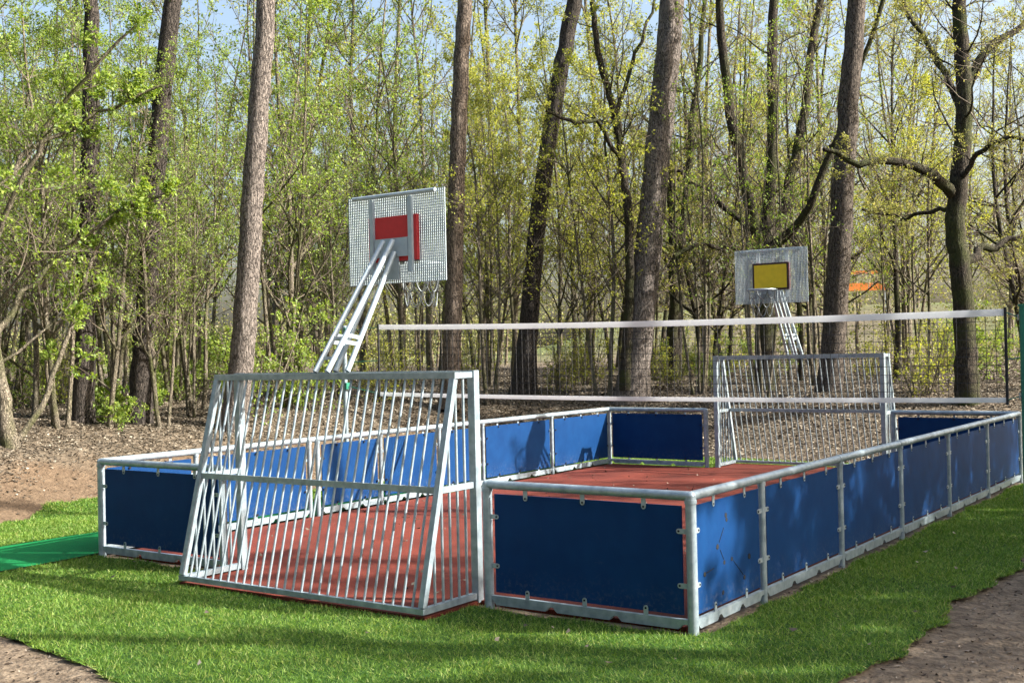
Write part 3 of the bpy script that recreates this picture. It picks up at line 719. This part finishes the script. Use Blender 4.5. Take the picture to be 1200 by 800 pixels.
# ------------------------------------------------------------------ the big trees one can tell apart
def hero(name, label, depth, line, bm, lm, seed, o=None, topz=15.0, limbs=(), crown=12, trunk_twigs=0, flare=1.06, lean_depth=0.0, t0=0.5):
    """line: (px, py, width px) from the base up; limbs: lists of (px, py, width px, depth offset)."""
    t = Tree(seed); o = o or opt()
    P = []; rad = []
    n0 = len(line)
    for i, (px, py, w) in enumerate(line):
        P.append(at(px, py, depth+lean_depth*i/(n0-1))); rad.append(w/2*0.90*depth/FPX)
    base = P[0].copy()
    P = [P[0]-np.array((0, 0, 0.35))]+P; rad = [rad[0]*flare*1.15]+[rad[0]*flare]+rad[1:]
    if topz > P[-1][2]:
        d = (P[-1]-P[-2]); d /= np.linalg.norm(d); d = d*0.4+np.array((0, 0, 0.6)); k = max(2, int((topz-P[-1][2])/1.5)); r1 = rad[-1]
        for j in range(k):
            P.append(P[-1]+d*(topz-P[-1][2])/((k-j)*d[2])+t.rv()*0.08); rad.append(max(0.03, r1*(1-(j+1)/k*0.85)))
    P = np.array(P); rad = np.array(rad)
    # densify with a smooth curve
    s = np.concatenate([[0], np.cumsum(np.linalg.norm(np.diff(P, axis=0), axis=1))]); ss = np.linspace(0, s[-1], 46)
    Q = np.stack([np.interp(ss, s, P[:, k]) for k in range(3)], 1); rq = np.interp(ss, s, rad)
    for _ in range(2): Q[1:-1] = (Q[:-2]+2*Q[1:-1]+Q[2:])/4
    Q[1:-1] += t.g.normal(size=(44, 3))*np.array((0.012, 0.012, 0))
    flr = np.exp(-np.clip(Q[:, 2]-base[2], 0, None)/0.30)*0.16; rq = rq*(1+flr)
    base0 = base
    t.wood.append((Q, rq, 18))
    if crown: t.kids(Q, rq, 9.0, 0, o, t0=t0, num=crown)
    for lb in limbs:
        lp = np.array([at(a, b_, depth+c) for a, b_, w, c in lb]); lr = np.array([w/2*depth/FPX for a, b_, w, c in lb])
        sl = np.concatenate([[0], np.cumsum(np.linalg.norm(np.diff(lp, axis=0), axis=1))]); s2 = np.linspace(0, sl[-1], 14)
        q = np.stack([np.interp(s2, sl, lp[:, k]) for k in range(3)], 1); r_ = np.interp(s2, sl, lr)
        q[1:-1] = (q[:-2]+2*q[1:-1]+q[2:])/4; q[2:-1] += t.g.normal(size=(11, 3))*0.035
        t.wood.append((q, r_, 10)); t.kids(q, r_, max(3.0, sl[-1]*0.8), 0, o, t0=0.25, num=o.get('limbn', 9))
    if trunk_twigs:
        o2 = opt(max=2, n=[4, 4], leafn=5, frac=[0.5, 0.5], wig=[0.25, 0.3, 0.3])
        for _ in range(trunk_twigs):
            i = t.g.integers(8, 30); t.branch(Q[i], t.side(Q[i+1]-Q[i], R(70)), t.g.uniform(0.5, 1.6), 0.012, 1, o2)
    base = np.array((base[0], base[1], base[2]))
    for lst in (t.wood, t.twig): lst[:] = [(p-base, r, k) for p, r, k in lst]
    t.lp = [p-base for p in t.lp]
    return t.obj(name, label, 'tree', tuple(base), None, M[bm], M[lm] if lm else None)

def dep(px, py):
    p = ground_hit(px, py); return float((p-CAM)@FW)
pine = opt(max=2, n=[10, 7], t0=[0.72, 0.2], leafn=40, leafs=0.10, frac=[0.20, 0.5], ang=[65, 50], up=[0.04, 0.05, 0.05], limbn=0)
oakopt = opt(n=[13, 8, 6], leafn=2.6, leafs=0.055, wig=[0.16, 0.24, 0.3, 0.35], ang=[58, 55, 50], frac=[0.30, 0.42, 0.45], up=[0.03, 0.05, 0.03, 0.0], limbn=9)
d1 = dep(97, 495); d2 = dep(163, 496); d3 = dep(272, 503); d5 = dep(612, 462); d6 = dep(742, 466); d8 = dep(1133, 472)
hero('pine_tree', 'dark straight pine trunk at far left, partly hidden by green leaves', d1, [(97, 495, 28), (100, 380, 26), (104, 250, 25), (107, 130, 22), (108, 0, 18)], 'bark_dark', 'needle', 101, pine, t0=0.74, crown=9, trunk_twigs=5)
hero('pine_tree', 'dark pine trunk leaning slightly right, next to the leftmost one', d2, [(163, 497, 30), (167, 420, 29), (174, 330, 27), (182, 200, 26), (194, 80, 24), (203, 0, 22)], 'bark_dark', 'needle', 102, pine, t0=0.74, crown=9, trunk_twigs=5)
hero('pine_tree', 'tall sunlit grey pine trunk rising behind the left end of the near goal', d3, [(272, 505, 33), (283, 430, 32), (290, 330, 30), (297, 210, 28), (305, 100, 26), (313, 0, 24)], 'bark_grey', 'needle', 103, pine, t0=0.72, crown=10)
hero('pine_tree', 'slim tan pine trunk just right of the near backboard', 27.0, [(527, 462, 24), (531, 370, 23), (534, 250, 22), (538, 120, 21), (545, 0, 19)], 'bark_tan', 'needle', 104, pine, t0=0.74, crown=9)
hero('pine_tree', 'dark curved trunk leaning right between the two hoops', d5, [(612, 463, 33), (619, 400, 26), (624, 320, 23), (634, 230, 22), (650, 120, 21), (674, 0, 20)], 'bark_dark', 'needle', 105, pine, t0=0.74, crown=9)
hero('pine_tree', 'thick rough pine trunk leaning right in the centre, forked high up', d6, [(739, 470, 44), (747, 410, 38), (756, 330, 36), (766, 230, 34), (777, 120, 33), (788, 0, 32)], 'bark_grey', 'needle', 106, pine, t0=0.72, crown=10,
     limbs=[[(772, 190, 14, -0.15), (778, 110, 14, -0.3), (783, 40, 13, -0.35), (784, -60, 11, -0.4)]])
hero('pine_tree', 'sturdy brown pine trunk just right of the far hoop', 25.5, [(970, 470, 32), (976, 410, 31), (982, 320, 30), (989, 200, 28), (996, 100, 26), (1005, 0, 23)], 'bark_brown', 'needle', 107, pine, t0=0.74, crown=9,
     limbs=[[(988, 195, 7, 0.1), (1020, 190, 6, 0.5), (1060, 185, 5, 1.0)]])
hero('oak_tree', 'crooked mossy oak with a big bare limb reaching left, by the net end', d8, [(1134, 473, 30), (1131, 400, 27), (1127, 330, 26), (1118, 262, 25), (1126, 200, 23), (1131, 120, 21), (1127, 60, 19), (1123, 0, 17)], 'bark_oak', 'leaf_olive', 108, oakopt, topz=10.5, t0=0.45, crown=8,
     limbs=[[(1117, 228, 15, 0), (1098, 205, 12, -0.4), (1072, 192, 10, -0.7), (1035, 188, 9, -0.8), (1000, 193, 7, -1.0), (965, 175, 5, -1.2)],
            [(1130, 110, 13, 0), (1148, 70, 11, 0.5), (1175, 45, 9, 0.8), (1215, 20, 7, 1.0)],
            [(1128, 310, 12, 0), (1150, 293, 9, 0.3), (1180, 284, 7, 0.5), (1230, 270, 6, 0.6)],
            [(1131, 150, 9, 0), (1110, 90, 8, 0.4), (1080, 40, 6, 0.8), (1050, -10, 5, 1)],
            [(1122, 215, 7, 0), (1150, 175, 6, -0.6), (1180, 160, 5, -1.0), (1215, 165, 4, -1.2)],
            [(1122, 240, 6, 0), (1090, 250, 5, 0.6), (1050, 255, 4, 1.0), (1010, 245, 3, 1.3)]])
hero('oak_tree', 'dark oak behind the far hoop, branching into several upright stems', 28.0, [(897, 462, 27), (897, 380, 26), (896, 310, 27), (901, 240, 16), (907, 140, 14), (905, 60, 13), (906, 0, 12)], 'bark_oak', 'leaf_olive', 109, oakopt, topz=12, t0=0.4, crown=8, flare=1.1,
     limbs=[[(890, 300, 17, 0), (878, 240, 14, -0.4), (868, 190, 12, -0.6), (852, 110, 11, -0.8), (846, 0, 9, -1.0), (838, -80, 6, -1.0)],
            [(900, 295, 14, 0), (920, 240, 11, 0.5), (936, 170, 11, 0.8), (946, 80, 10, 1.0), (962, 0, 9, 1.2), (975, -80, 6, 1.3)],
            [(904, 290, 13, 0), (932, 270, 10, -0.6), (955, 225, 9, -1.0), (985, 150, 8, -1.2), (1010, 80, 6, -1.4), (1035, 0, 5, -1.6)],
            [(893, 285, 9, 0), (865, 260, 7, 0.6), (835, 225, 6, 1.0), (800, 205, 5, 1.4), (760, 190, 4, 1.6)],
            [(893, 310, 8, 0), (860, 290, 6, -0.6), (825, 285, 5, -1.0), (790, 300, 4, -1.4)]])
hero('oak_tree', 'slender dark forked tree between the curved trunk and the thick pine', 27.5, [(733, 440, 13), (738, 340, 12), (737, 250, 11), (727, 170, 10), (716, 120, 9), (700, 60, 8), (694, 0, 7)], 'bark_oak', 'leaf_yellow', 110, opt(n=[11, 6, 4], leafn=3, leafs=0.06, wig=[0.16, 0.24, 0.3, 0.35], ang=[58, 55, 50], frac=[0.28, 0.42, 0.45], limbn=7), topz=10, t0=0.35, crown=9, flare=1.1,
     limbs=[[(720, 140, 6, 0), (735, 90, 5, 0.5), (755, 40, 4, 0.8), (770, -10, 3, 1.0)], [(730, 190, 6, 0), (700, 140, 5, -0.4), (670, 145, 4, -0.8), (640, 130, 3, -1.0)]])
hero('oak_tree', 'dark double trunk right of the thick leaning pine, further back', 33.0, [(789, 448, 13), (790, 360, 12), (788, 270, 11), (783, 180, 10), (786, 60, 8), (790, 0, 7)], 'bark_oak', 'leaf_olive', 111, oakopt, topz=11, t0=0.35, crown=9, flare=1.1,
     limbs=[[(794, 440, 10, 0.3), (797, 340, 9, 0.4), (800, 250, 9, 0.4), (812, 150, 8, 0.6), (822, 40, 6, 0.8), (828, -40, 4, 1)]])
d11 = dep(8, 522)
hero('hornbeam_tree', 'pale leaning trunk cut off by the left edge of the photo', d11, [(12, 522, 19), (6, 480, 18), (-2, 430, 16), (-14, 370, 14), (-25, 280, 12), (-30, 150, 9)], 'bark_sap', 'leaf_green', 112, opt(n=[12, 7, 4], leafn=8), topz=8.5, t0=0.2, crown=12, flare=1.1,
     limbs=[[(22, 515, 8, 0.1), (50, 475, 7, 0.4), (70, 420, 6, 0.6), (95, 350, 5, 0.9), (120, 260, 4, 1.1)], [(-10, 400, 8, 0), (30, 340, 6, 0.3), (80, 290, 5, 0.6), (150, 240, 4, 0.7), (215, 215, 3, 0.8)],
            [(-20, 320, 7, 0), (20, 220, 6, -0.3), (60, 140, 5, -0.4), (110, 80, 4, -0.5), (160, 30, 3, -0.5)], [(-25, 250, 7, 0), (40, 170, 5, 0.6), (120, 130, 4, 0.9), (190, 100, 3, 1.0)]])

# ------------------------------------------------------------------ the wood: young trees and shrubs, one by one
rng = np.random.default_rng(7)
placed = []
def try_place(px, d, mind):
    p = at(px, 400, d); x, y = float(p[0]), float(p[1])
    if ramp(x, y) < 0.75 or (x < 0.5 and y < 13 and x > -6.0): return None
    if x > 9 : return None
    for (a, b_) in placed:
        if (a-x)**2+(b_-y)**2 < mind*mind: return None
    placed.append((x, y)); return x, y
def scatter(n, pxr, dr, keys, scr, mind):
    k = 0; tries = 0
    while k < n and tries < n*40:
        tries += 1
        px = rng.uniform(*pxr); d = math.sqrt(rng.uniform(dr[0]**2, dr[1]**2))
        q = try_place(px, d, mind)
        if q is None: continue
        plant(keys[rng.integers(len(keys))], q[0], q[1], rng.uniform(*scr), rng.uniform(0, 6.28)); k += 1
# hand placed saplings whose stems show
for key, px, py, sc in [('g2', 232, 480, 0.9), ('p1', 345, 462, 0.95), ('g2', 395, 455, 0.95), ('p1', 225, 488, 0.8), ('p1', 378, 462, 0.9), ('g1', 72, 500, 0.9), ('g3', 128, 501, 0.8), ('g1', 192, 500, 0.72), ('g1', 205, 470, 0.85), ('g3', 330, 470, 0.9), ('y1', 432, 450, 1.0), ('g1', 128, 478, 0.9), ('g3', 40, 490, 1.0), ('g2', 60, 470, 1.0),
                        ('y2', 575, 452, 1.0), ('y1', 655, 455, 0.95), ('y3', 690, 450, 1.0), ('y1', 560, 445, 1.05), ('o1', 830, 448, 1.0), ('o2', 1050, 445, 1.0), ('y3', 1085, 450, 0.9), ('o1', 850, 440, 1.05)]:
    p = ground_hit(px, py); placed.append((p[0], p[1])); plant(key, float(p[0]), float(p[1]), sc, rng.uniform(0, 6.28))
scatter(19, (-120, 560), (19, 32), ['g1', 'g2', 'g1', 'g3', 'p1'], (0.85, 1.2), 1.4)
scatter(11, (-150, 580), (32, 56), ['g1', 'g2', 'y2', 'p1', 'y1'], (1.2, 1.8), 2.6)
scatter(11, (540, 820), (26, 36), ['y1', 'y2', 'y3', 'p1'], (0.9, 1.2), 2.0)
scatter(7, (540, 860), (36, 58), ['y1', 'y2', 'y3', 'y1', 'o1'], (1.3, 1.9), 2.3)
scatter(10, (820, 1260), (25, 36), ['o1', 'o2', 'y3', 'o1', 'p1'], (0.85, 1.15), 2.4)
scatter(8, (820, 1300), (36, 58), ['o1', 'o2', 'y2', 'y1'], (1.3, 1.8), 2.5)
for key, px, d_, sc in [('y1', 372, 41, 1.9), ('g2', 425, 38, 1.75), ('y1', 470, 44, 2.1), ('y2', 510, 40, 1.8), ('y1', 565, 46, 2.1), ('y1', 600, 40, 1.7), ('g2', 330, 45, 2.0), ('y1', 690, 47, 2.1), ('y2', 235, 44, 1.9), ('y1', 840, 50, 2.2), ('y2', 1060, 46, 1.9)]:
    p = at(px, 400, d_); placed.append((p[0], p[1])); plant(key, float(p[0]), float(p[1]), sc, rng.uniform(0, 6.28))
# shrubs and seedlings on the floor of the wood
for key, px, py, sc in [('s3', 122, 492, 1.0), ('s3', 108, 470, 1.1), ('s3', 200, 468, 1.0), ('s1', 215, 470, 0.6), ('s3', 175, 478, 0.8), ('s3', 140, 500, 0.7), ('s1', 30, 480, 0.8), ('s3', 345, 480, 1.0), ('s1', 320, 465, 0.7), ('s2', 450, 470, 0.9), ('s2', 690, 452, 1.0), ('s2', 660, 458, 0.8), ('s1', 830, 455, 0.6), ('s2', 1080, 462, 0.9)]:
    p = ground_hit(px, py); plant(key, float(p[0]), float(p[1]), sc, rng.uniform(0, 6.28))
scatter(18, (-100, 560), (20, 42), ['s1', 's2', 's2'], (0.6, 1.1), 0.8)
scatter(20, (540, 1260), (24, 44), ['s2', 's2', 's2', 's1'], (0.6, 1.1), 0.8)
# trees on the sunny side beyond the path: they throw the dappled shade
for i, (key, x, y, sc) in enumerate([('d1', 14.6, 6.9, 1.15), ('d1', 14.9, 9.1, 1.12), ('d1', 14.7, 11.3, 1.08), ('d1', 17.2, 7.9, 1.08), ('d1', 17.6, 10.4, 0.95), ('g3', 13.4, 4.6, 0.8), ('g1', 14.2, 13.6, 0.7),
      ('d1', 19.6, 6.9, 1.35), ('d1', 20.2, 9.6, 1.4), ('d1', 20.0, 13.8, 1.4), ('o1', 16.6, 12.2, 1.1), ('g2', 16.2, 8.2, 1.12), ('g2', 16.5, 11.6, 1.12), ('g1', 16.2, 14.9, 1.25), ('o2', 17.5, 4.2, 1.05), ('y1', 20.5, 7.4, 1.15)]):
    plant(key, x, y, sc, i*1.7, z=0.0, label='leafy tree in the row beyond the earth path, sunny side of the court', group='trees beyond the earth path')
def free_pine(x, y, r, h, seed, label, group, bm='bark_grey', crown=9, t0=0.72):
    t = Tree(seed); pts = t.curve((0, 0, -0.3), (t.g.normal()*0.05, t.g.normal()*0.05, 1), h, 18, 0.025, 0.02)
    rad = np.linspace(r*1.15, r*0.3, 19); rad[0] *= 1.3
    t.wood.append((pts, rad, 14)); t.kids(pts, rad, 9.0, 0, pine, t0=t0, num=crown)
    return t.obj('pine_tree', label, 'tree', (x, y, float(H(x, y))), group, M[bm], M['needle'])
sp = [free_pine(13.4, 0.9, 0.19, 15, 201, 'tall bare-stemmed pine in the row beyond the earth path', 'pines beyond the earth path', crown=6)]
def more(proto, x, y, rz, sc, label=None, group=None):
    o = copy_tree(proto); o.location = (x, y, float(H(x, y))); o.rotation_euler = (0, 0, rz); o.scale = (sc, sc, sc)
    if label: tag(o, label, None, group)
    return o
for k, (x, y) in enumerate([(15.3, 3.2), (18.3, 7.4), (14.2, 11.5), (20.5, 3.6)]): more(sp[0], x, y, k*2.1+1, 0.95+0.05*k)
# unseen trees added behind the camera to block sky light from there
for k in range(22):
    a = R(-178+k*6.4); d_ = 16+8*((k*7) % 5)/4+rng.uniform(0, 4)
    x, y = CAM[0]-4+d_*math.cos(a), 0.0+d_*math.sin(a)-4
    if k % 3 == 0: more(sp[0], x, y, k, rng.uniform(0.9, 1.2), 'unseen tall pine added behind the camera to block sky light', 'unseen pines added behind the camera')
    else: plant(['g1', 'g2', 'y2', 'g3'][k % 4], x, y, rng.uniform(1.2, 1.7), k*1.3, z=0.0, label='unseen leafy tree added behind the camera to block sky light', group='unseen leafy trees added behind the camera')

# ------------------------------------------------------------------ far woods: one mass on the slope beyond
g = np.random.default_rng(99)
fv = []; ff = []; n = 0; lp = []; lsz = []
for i in range(110):
    px = g.uniform(-350, 1500); d = g.uniform(56, 100)
    p = at(px, 400, d); z = float(H(p[0], p[1])); h = g.uniform(2.5, 5.5) if px < 800 else g.uniform(3, 7)
    if 800 < px < 870 and d < 80: continue
    v, f = tube_arrays([(p[0], p[1], z-0.3), (p[0]+g.uniform(-.3, .3), p[1], z+h*0.5), (p[0]+g.uniform(-.6, .6), p[1], z+h*0.95)], [0.12, 0.08, 0.03], 4, cap=False)
    fv.append(v); ff.append(np.array(f)+n); n += len(v)
    for c in range(9):
        cc = np.array((p[0], p[1], z+h*g.uniform(0.15, 1.0)))+g.normal(size=3)*np.array((1.3, 1.3, 0.3)); k = 70
        lp.append(cc+g.normal(size=(k, 3))*np.array((0.9, 0.9, 0.55))); lsz.append(g.uniform(0.10, 0.24, k))
P = np.concatenate(lp); S = np.concatenate(lsz)[:, None]; D = g.normal(size=P.shape); D /= np.linalg.norm(D, axis=1)[:, None]
X = np.cross(D, g.normal(size=P.shape)); X /= np.linalg.norm(X, axis=1)[:, None]
LV = np.stack([P, P+D*S*.5+X*S*.3, P+D*S, P+D*S*.5-X*S*.3], 1).reshape(-1, 3); LF = np.arange(len(LV)).reshape(-1, 4)+n
me = raw_mesh('far_woods', np.concatenate(fv+[LV]), np.concatenate(ff+[LF]), [M['twig'], M['far_leaf']])
me.polygons.foreach_set('material_index', np.r_[np.zeros(sum(len(a) for a in ff), np.int32), np.ones(len(LF), np.int32)])
tag(link('far_woods', me), 'mass of far trees and bushes on the slope beyond the wood', 'woods', kind='stuff')

P = []; S = []; fv = []; ff = []; n = 0  # unseen dense tree mass, added to keep sky light off the front boards
for i in range(90):
    a = R(-185+i*1.62); d_ = g.uniform(24, 38); x0, y0 = 6+d_*math.cos(a), -4+d_*math.sin(a); h = g.uniform(13, 19)
    v, f = tube_arrays([(x0, y0, -0.3), (x0, y0, h*0.5), (x0, y0, h*0.97)], [0.2, 0.14, 0.03], 6, cap=False); fv.append(v); ff.append(np.array(f)+n); n += len(v)
    for c_ in range(26):
        cc = np.array((x0, y0, h*g.uniform(0.06, 1.0)))+g.normal(size=3)*np.array((1.5, 1.5, 0.3))
        P.append(cc+g.normal(size=(40, 3))*np.array((0.9, 0.9, 0.5))); S.append(g.uniform(0.25, 0.5, 40))
P = np.concatenate(P); S = np.concatenate(S)[:, None]; D = g.normal(size=P.shape); D /= np.linalg.norm(D, axis=1)[:, None]
X = np.cross(D, g.normal(size=P.shape)); X /= np.linalg.norm(X, axis=1)[:, None]
LV = np.stack([P, P+D*S*.5+X*S*.3, P+D*S, P+D*S*.5-X*S*.3], 1).reshape(-1, 3); LF = np.arange(len(LV)).reshape(-1, 4)+n
me = raw_mesh('sky_blocking_woods', np.concatenate(fv+[LV]), np.concatenate(ff+[LF]), [M['twig'], M['needle']])
me.polygons.foreach_set('material_index', np.r_[np.zeros(sum(len(a) for a in ff), np.int32), np.ones(len(LF), np.int32)])
tag(link('sky_blocking_woods', me), 'unseen dense dark wood added behind the camera to block sky light', 'woods', kind='stuff')

# orange barrier glimpsed through the trees
p = at(1010, 400, 62); zb = float(H(p[0], p[1]))
root = thing('road_barrier', 'orange two-board barrier glimpsed through the trees right of the far hoop', 'barrier', (p[0], p[1], zb), math.atan2(RT[1], RT[0]))
zt = float(at(1010, 319, 62)[2])-zb; zl = float(at(1010, 336, 62)[2])-zb
MB().box((-1.3, -0.02, zt-0.10), (1.5, 0.02, zt+0.08)).build('upper_board', M['orange'], root, smooth=False)
MB().box((-1.3, -0.02, zl-0.20), (1.5, 0.02, zl+0.20)).build('lower_board', M['orange'], root, smooth=False)
for s in (-1.15, 1.35): MB().box((s-0.05, 0.021, -0.3), (s+0.05, 0.10, zt+0.2)).build('post', M['galv_dark'], root, smooth=False)

# ------------------------------------------------------------------ grass blades, fallen leaves, chips
def view_mask(x, y, z, m=60):
    d = np.stack([x, y, z], -1)-CAM; dz = d@FW
    px = 600+FPX*(d@RT)/dz; py = 400-FPX*(d@UP)/dz
    return (dz > 1) & (px > -m*4) & (px < 1200+m*4) & (py < 800+m*3)
g = np.random.default_rng(5)
N_ = 1300000
x = g.uniform(-6, 8.7, N_); y = g.uniform(-4.6, 12.2, N_)
d = np.hypot(x-CAM[0], y-CAM[1])
k = on_lawn(x, y, -0.03) & view_mask(x, y, 0*x) & (g.uniform(size=N_) < np.clip(13.0/d, 0.25, 1.0)**1.2)
x, y, d = x[k], y[k], d[k]
nb = len(x); z = lz(x, y)-0.004
clump = 0.5+0.5*np.sin(x*3.1+1.7*np.sin(y*2.3))*np.sin(y*2.9+1.3*np.sin(x*1.9))
hh = g.uniform(0.022, 0.052, nb)*(0.85+0.35*clump); ww = g.uniform(0.0020, 0.0042, nb)*np.clip(d/8, 1, 2.2)
a = g.uniform(0, 6.283, nb); lean = g.uniform(0.2, 1.7, nb); la = g.uniform(0, 6.283, nb)
B = np.stack([x, y, z], 1); wv = np.stack([np.cos(a)*ww, np.sin(a)*ww, 0*a], 1)
tip = B+np.stack([np.cos(la)*lean*hh, np.sin(la)*lean*hh, hh*(1-0.36*lean)], 1)
V = np.stack([B-wv, B+wv, tip], 1).reshape(-1, 3)
tag(link('grass', raw_mesh('grass', V, np.arange(nb*3).reshape(-1, 3), [M['grass']])), 'short green grass of the freshly laid lawn round the court', 'grass', kind='stuff')
print('grass blades', nb)

def flakes(name, x, y, z, size, ratio, tilt, material, label, cat, lift=0.01, curl=0.15):
    nb = len(x); a = g.uniform(0, 6.283, nb)
    nrm = np.stack([g.normal(size=nb)*tilt, g.normal(size=nb)*tilt, np.ones(nb)], 1); nrm /= np.linalg.norm(nrm, axis=1)[:, None]
    D = np.stack([np.cos(a), np.sin(a), 0*a], 1); D -= nrm*(D*nrm).sum(1)[:, None]; X = np.cross(nrm, D)
    C0 = np.stack([x, y, z+lift], 1); S = size[:, None]; c = nrm*S*curl
    V = np.stack([C0-D*S/2+c, C0+X*S*ratio/2, C0+D*S/2+c, C0-X*S*ratio/2], 1).reshape(-1, 3)
    return tag(link(name, raw_mesh(name, V, np.arange(nb*4).reshape(-1, 4), [material])), label, cat, kind='stuff')
N_ = 560000
px = g.uniform(-60, 1260, N_); dd = 11+49*g.uniform(size=N_)**1.7
P = CAM[None]+dd[:, None]*(FW[None]+RT[None]*((px-600)/FPX)[:, None]); x, y = P[:, 0], P[:, 1]
r = ramp(x, y); keep = (r > np.where(x > -0.2, 0.02, 0.42)+0.13*np.sin(2*x+y)*np.sin(1.4*y)+0.12*g.normal(size=N_)) & ~((x > -0.3) & (y < 11.9)) & (y < 70)
keep |= (g.uniform(size=N_) < 0.008) & (r > 0.03) & ~((x > -0.3) & (y < 11.8))
x, y, dd = x[keep], y[keep], dd[keep]
xs = np.r_[g.uniform(0.1, W-0.1, 130), g.uniform(-3, 8.3, 160)]; ys = np.r_[g.uniform(0.1, L-0.1, 130), g.uniform(-3, 11, 160)]
ok = in_fence(xs, ys, -0.08) | on_lawn(xs, ys); xs, ys = xs[ok], ys[ok]
zz = np.r_[gz(x, y), np.where(in_fence(xs, ys, 0), 0.004, H(xs, ys)+0.022)]; x = np.r_[x, xs]; y = np.r_[y, ys]; dd = np.r_[dd, 12+0*xs]
flakes('fallen_leaves', x, y, zz, g.uniform(0.03, 0.075, len(x))*np.clip(dd/20, 1, 1.8), 0.6, 0.45, M['litter'], 'brown fallen leaves covering the floor of the wood', 'leaves', lift=0.012)
print('leaves', len(x))
N_ = 26000
x = np.r_[g.uniform(-1, 12, N_), g.uniform(7.0, 7.3, 1500), g.uniform(8.3, 10.8, 9000)]; y = np.r_[g.uniform(-8, -2.2, N_), g.uniform(0, 11, 1500), g.uniform(-3, 9, 9000)]
k = ~on_lawn(x, y, 0.02) & view_mask(x, y, 0*x) & ~in_fence(x, y, 0.0); x, y = x[k], y[k]
flakes('soil_crumbs', x, y, np.where(x > 7.4, pz(x, y), np.where(y < -2, pz(x, y), -0.022)), 0.006+0.05*g.uniform(size=len(x))**4, 0.5, 0.5, M['chips'], 'soil crumbs and bark chips lying on the earth path', 'soil crumbs', lift=0.004)
# fallen sticks on the floor of the wood
stk = MB()
for i in range(16):
    px_, d_ = g.uniform(0, 1180), g.uniform(20, 34); p = at(px_, 400, d_)
    if ramp(p[0], p[1]) < 0.7 or (p[0] > -5 and p[1] < 12.5): continue
    a = g.uniform(0, 3.14); Ln = g.uniform(0.8, 2.4); pts = []
    for u in np.linspace(-0.5, 0.5, 6):
        xx, yy = p[0]+Ln*u*math.cos(a)+g.uniform(-.04, .04), p[1]+Ln*u*math.sin(a)+g.uniform(-.04, .04); pts.append((xx, yy, float(H(xx, yy))+0.03+g.uniform(0, 0.05)))
    c = np.mean(pts, 0)
    o = MB().tube(np.array(pts)-c, np.linspace(0.025, 0.008, 6), 6).build('fallen_branch', M['twig']); o.location = c
    tag(o, 'bare fallen branch lying on the leaf litter in the wood', 'branch', 'fallen branches in the leaf litter')

# ------------------------------------------------------------------ light, sky, camera
world = bpy.data.worlds.new('World'); scene.world = world; world.use_nodes = True
nt = world.node_tree; bg = nt.nodes['Background']
sky = nt.nodes.new('ShaderNodeTexSky'); sky.sky_type = 'NISHITA'; sky.sun_disc = False
el = math.asin(SUN[2]); sky.sun_elevation = el; sky.sun_rotation = math.atan2(SUN[0], SUN[1]); sky.air_density = 1.2; sky.dust_density = 5.5; sky.ozone_density = 1.0
nt.links.new(sky.outputs[0], bg.inputs['Color']); bg.inputs['Strength'].default_value = 0.115
sd = bpy.data.lights.new('sun', 'SUN'); sd.energy = 5.0; sd.angle = R(0.55); sd.color = (1.0, 0.95, 0.86)
so = bpy.data.objects.new('sun', sd); COL.objects.link(so)
from mathutils import Matrix, Vector
so.rotation_euler = Vector(SUN).to_track_quat('Z', 'Y').to_euler(); so.location = (20, 10, 20)
cd = bpy.data.cameras.new('camera'); cam = bpy.data.objects.new('camera', cd); COL.objects.link(cam)
cd.sensor_fit = 'HORIZONTAL'; cd.sensor_width = 36; cd.lens = FPX/1200*36; cd.clip_end = 2000; cd.clip_start = 0.1
m4 = Matrix(((RT[0], UP[0], -FW[0], CAM[0]), (RT[1], UP[1], -FW[1], CAM[1]), (RT[2], UP[2], -FW[2], CAM[2]), (0, 0, 0, 1)))
cam.matrix_world = m4; scene.camera = cam
vs = scene.view_settings; vs.view_transform = 'Standard'; vs.look = 'None'; vs.exposure = 1.5; vs.gamma = 1.0
scene.render.engine = 'CYCLES'; c = scene.cycles
c.max_bounces = 7; c.diffuse_bounces = 3; c.glossy_bounces = 2; c.transmission_bounces = 4; c.transparent_max_bounces = 4
c.use_adaptive_sampling = True; c.adaptive_threshold = 0.02; c.use_denoising = True; c.denoiser = 'OPENIMAGEDENOISE'
c.caustics_reflective = False; c.caustics_refractive = False; c.sample_clamp_indirect = 8
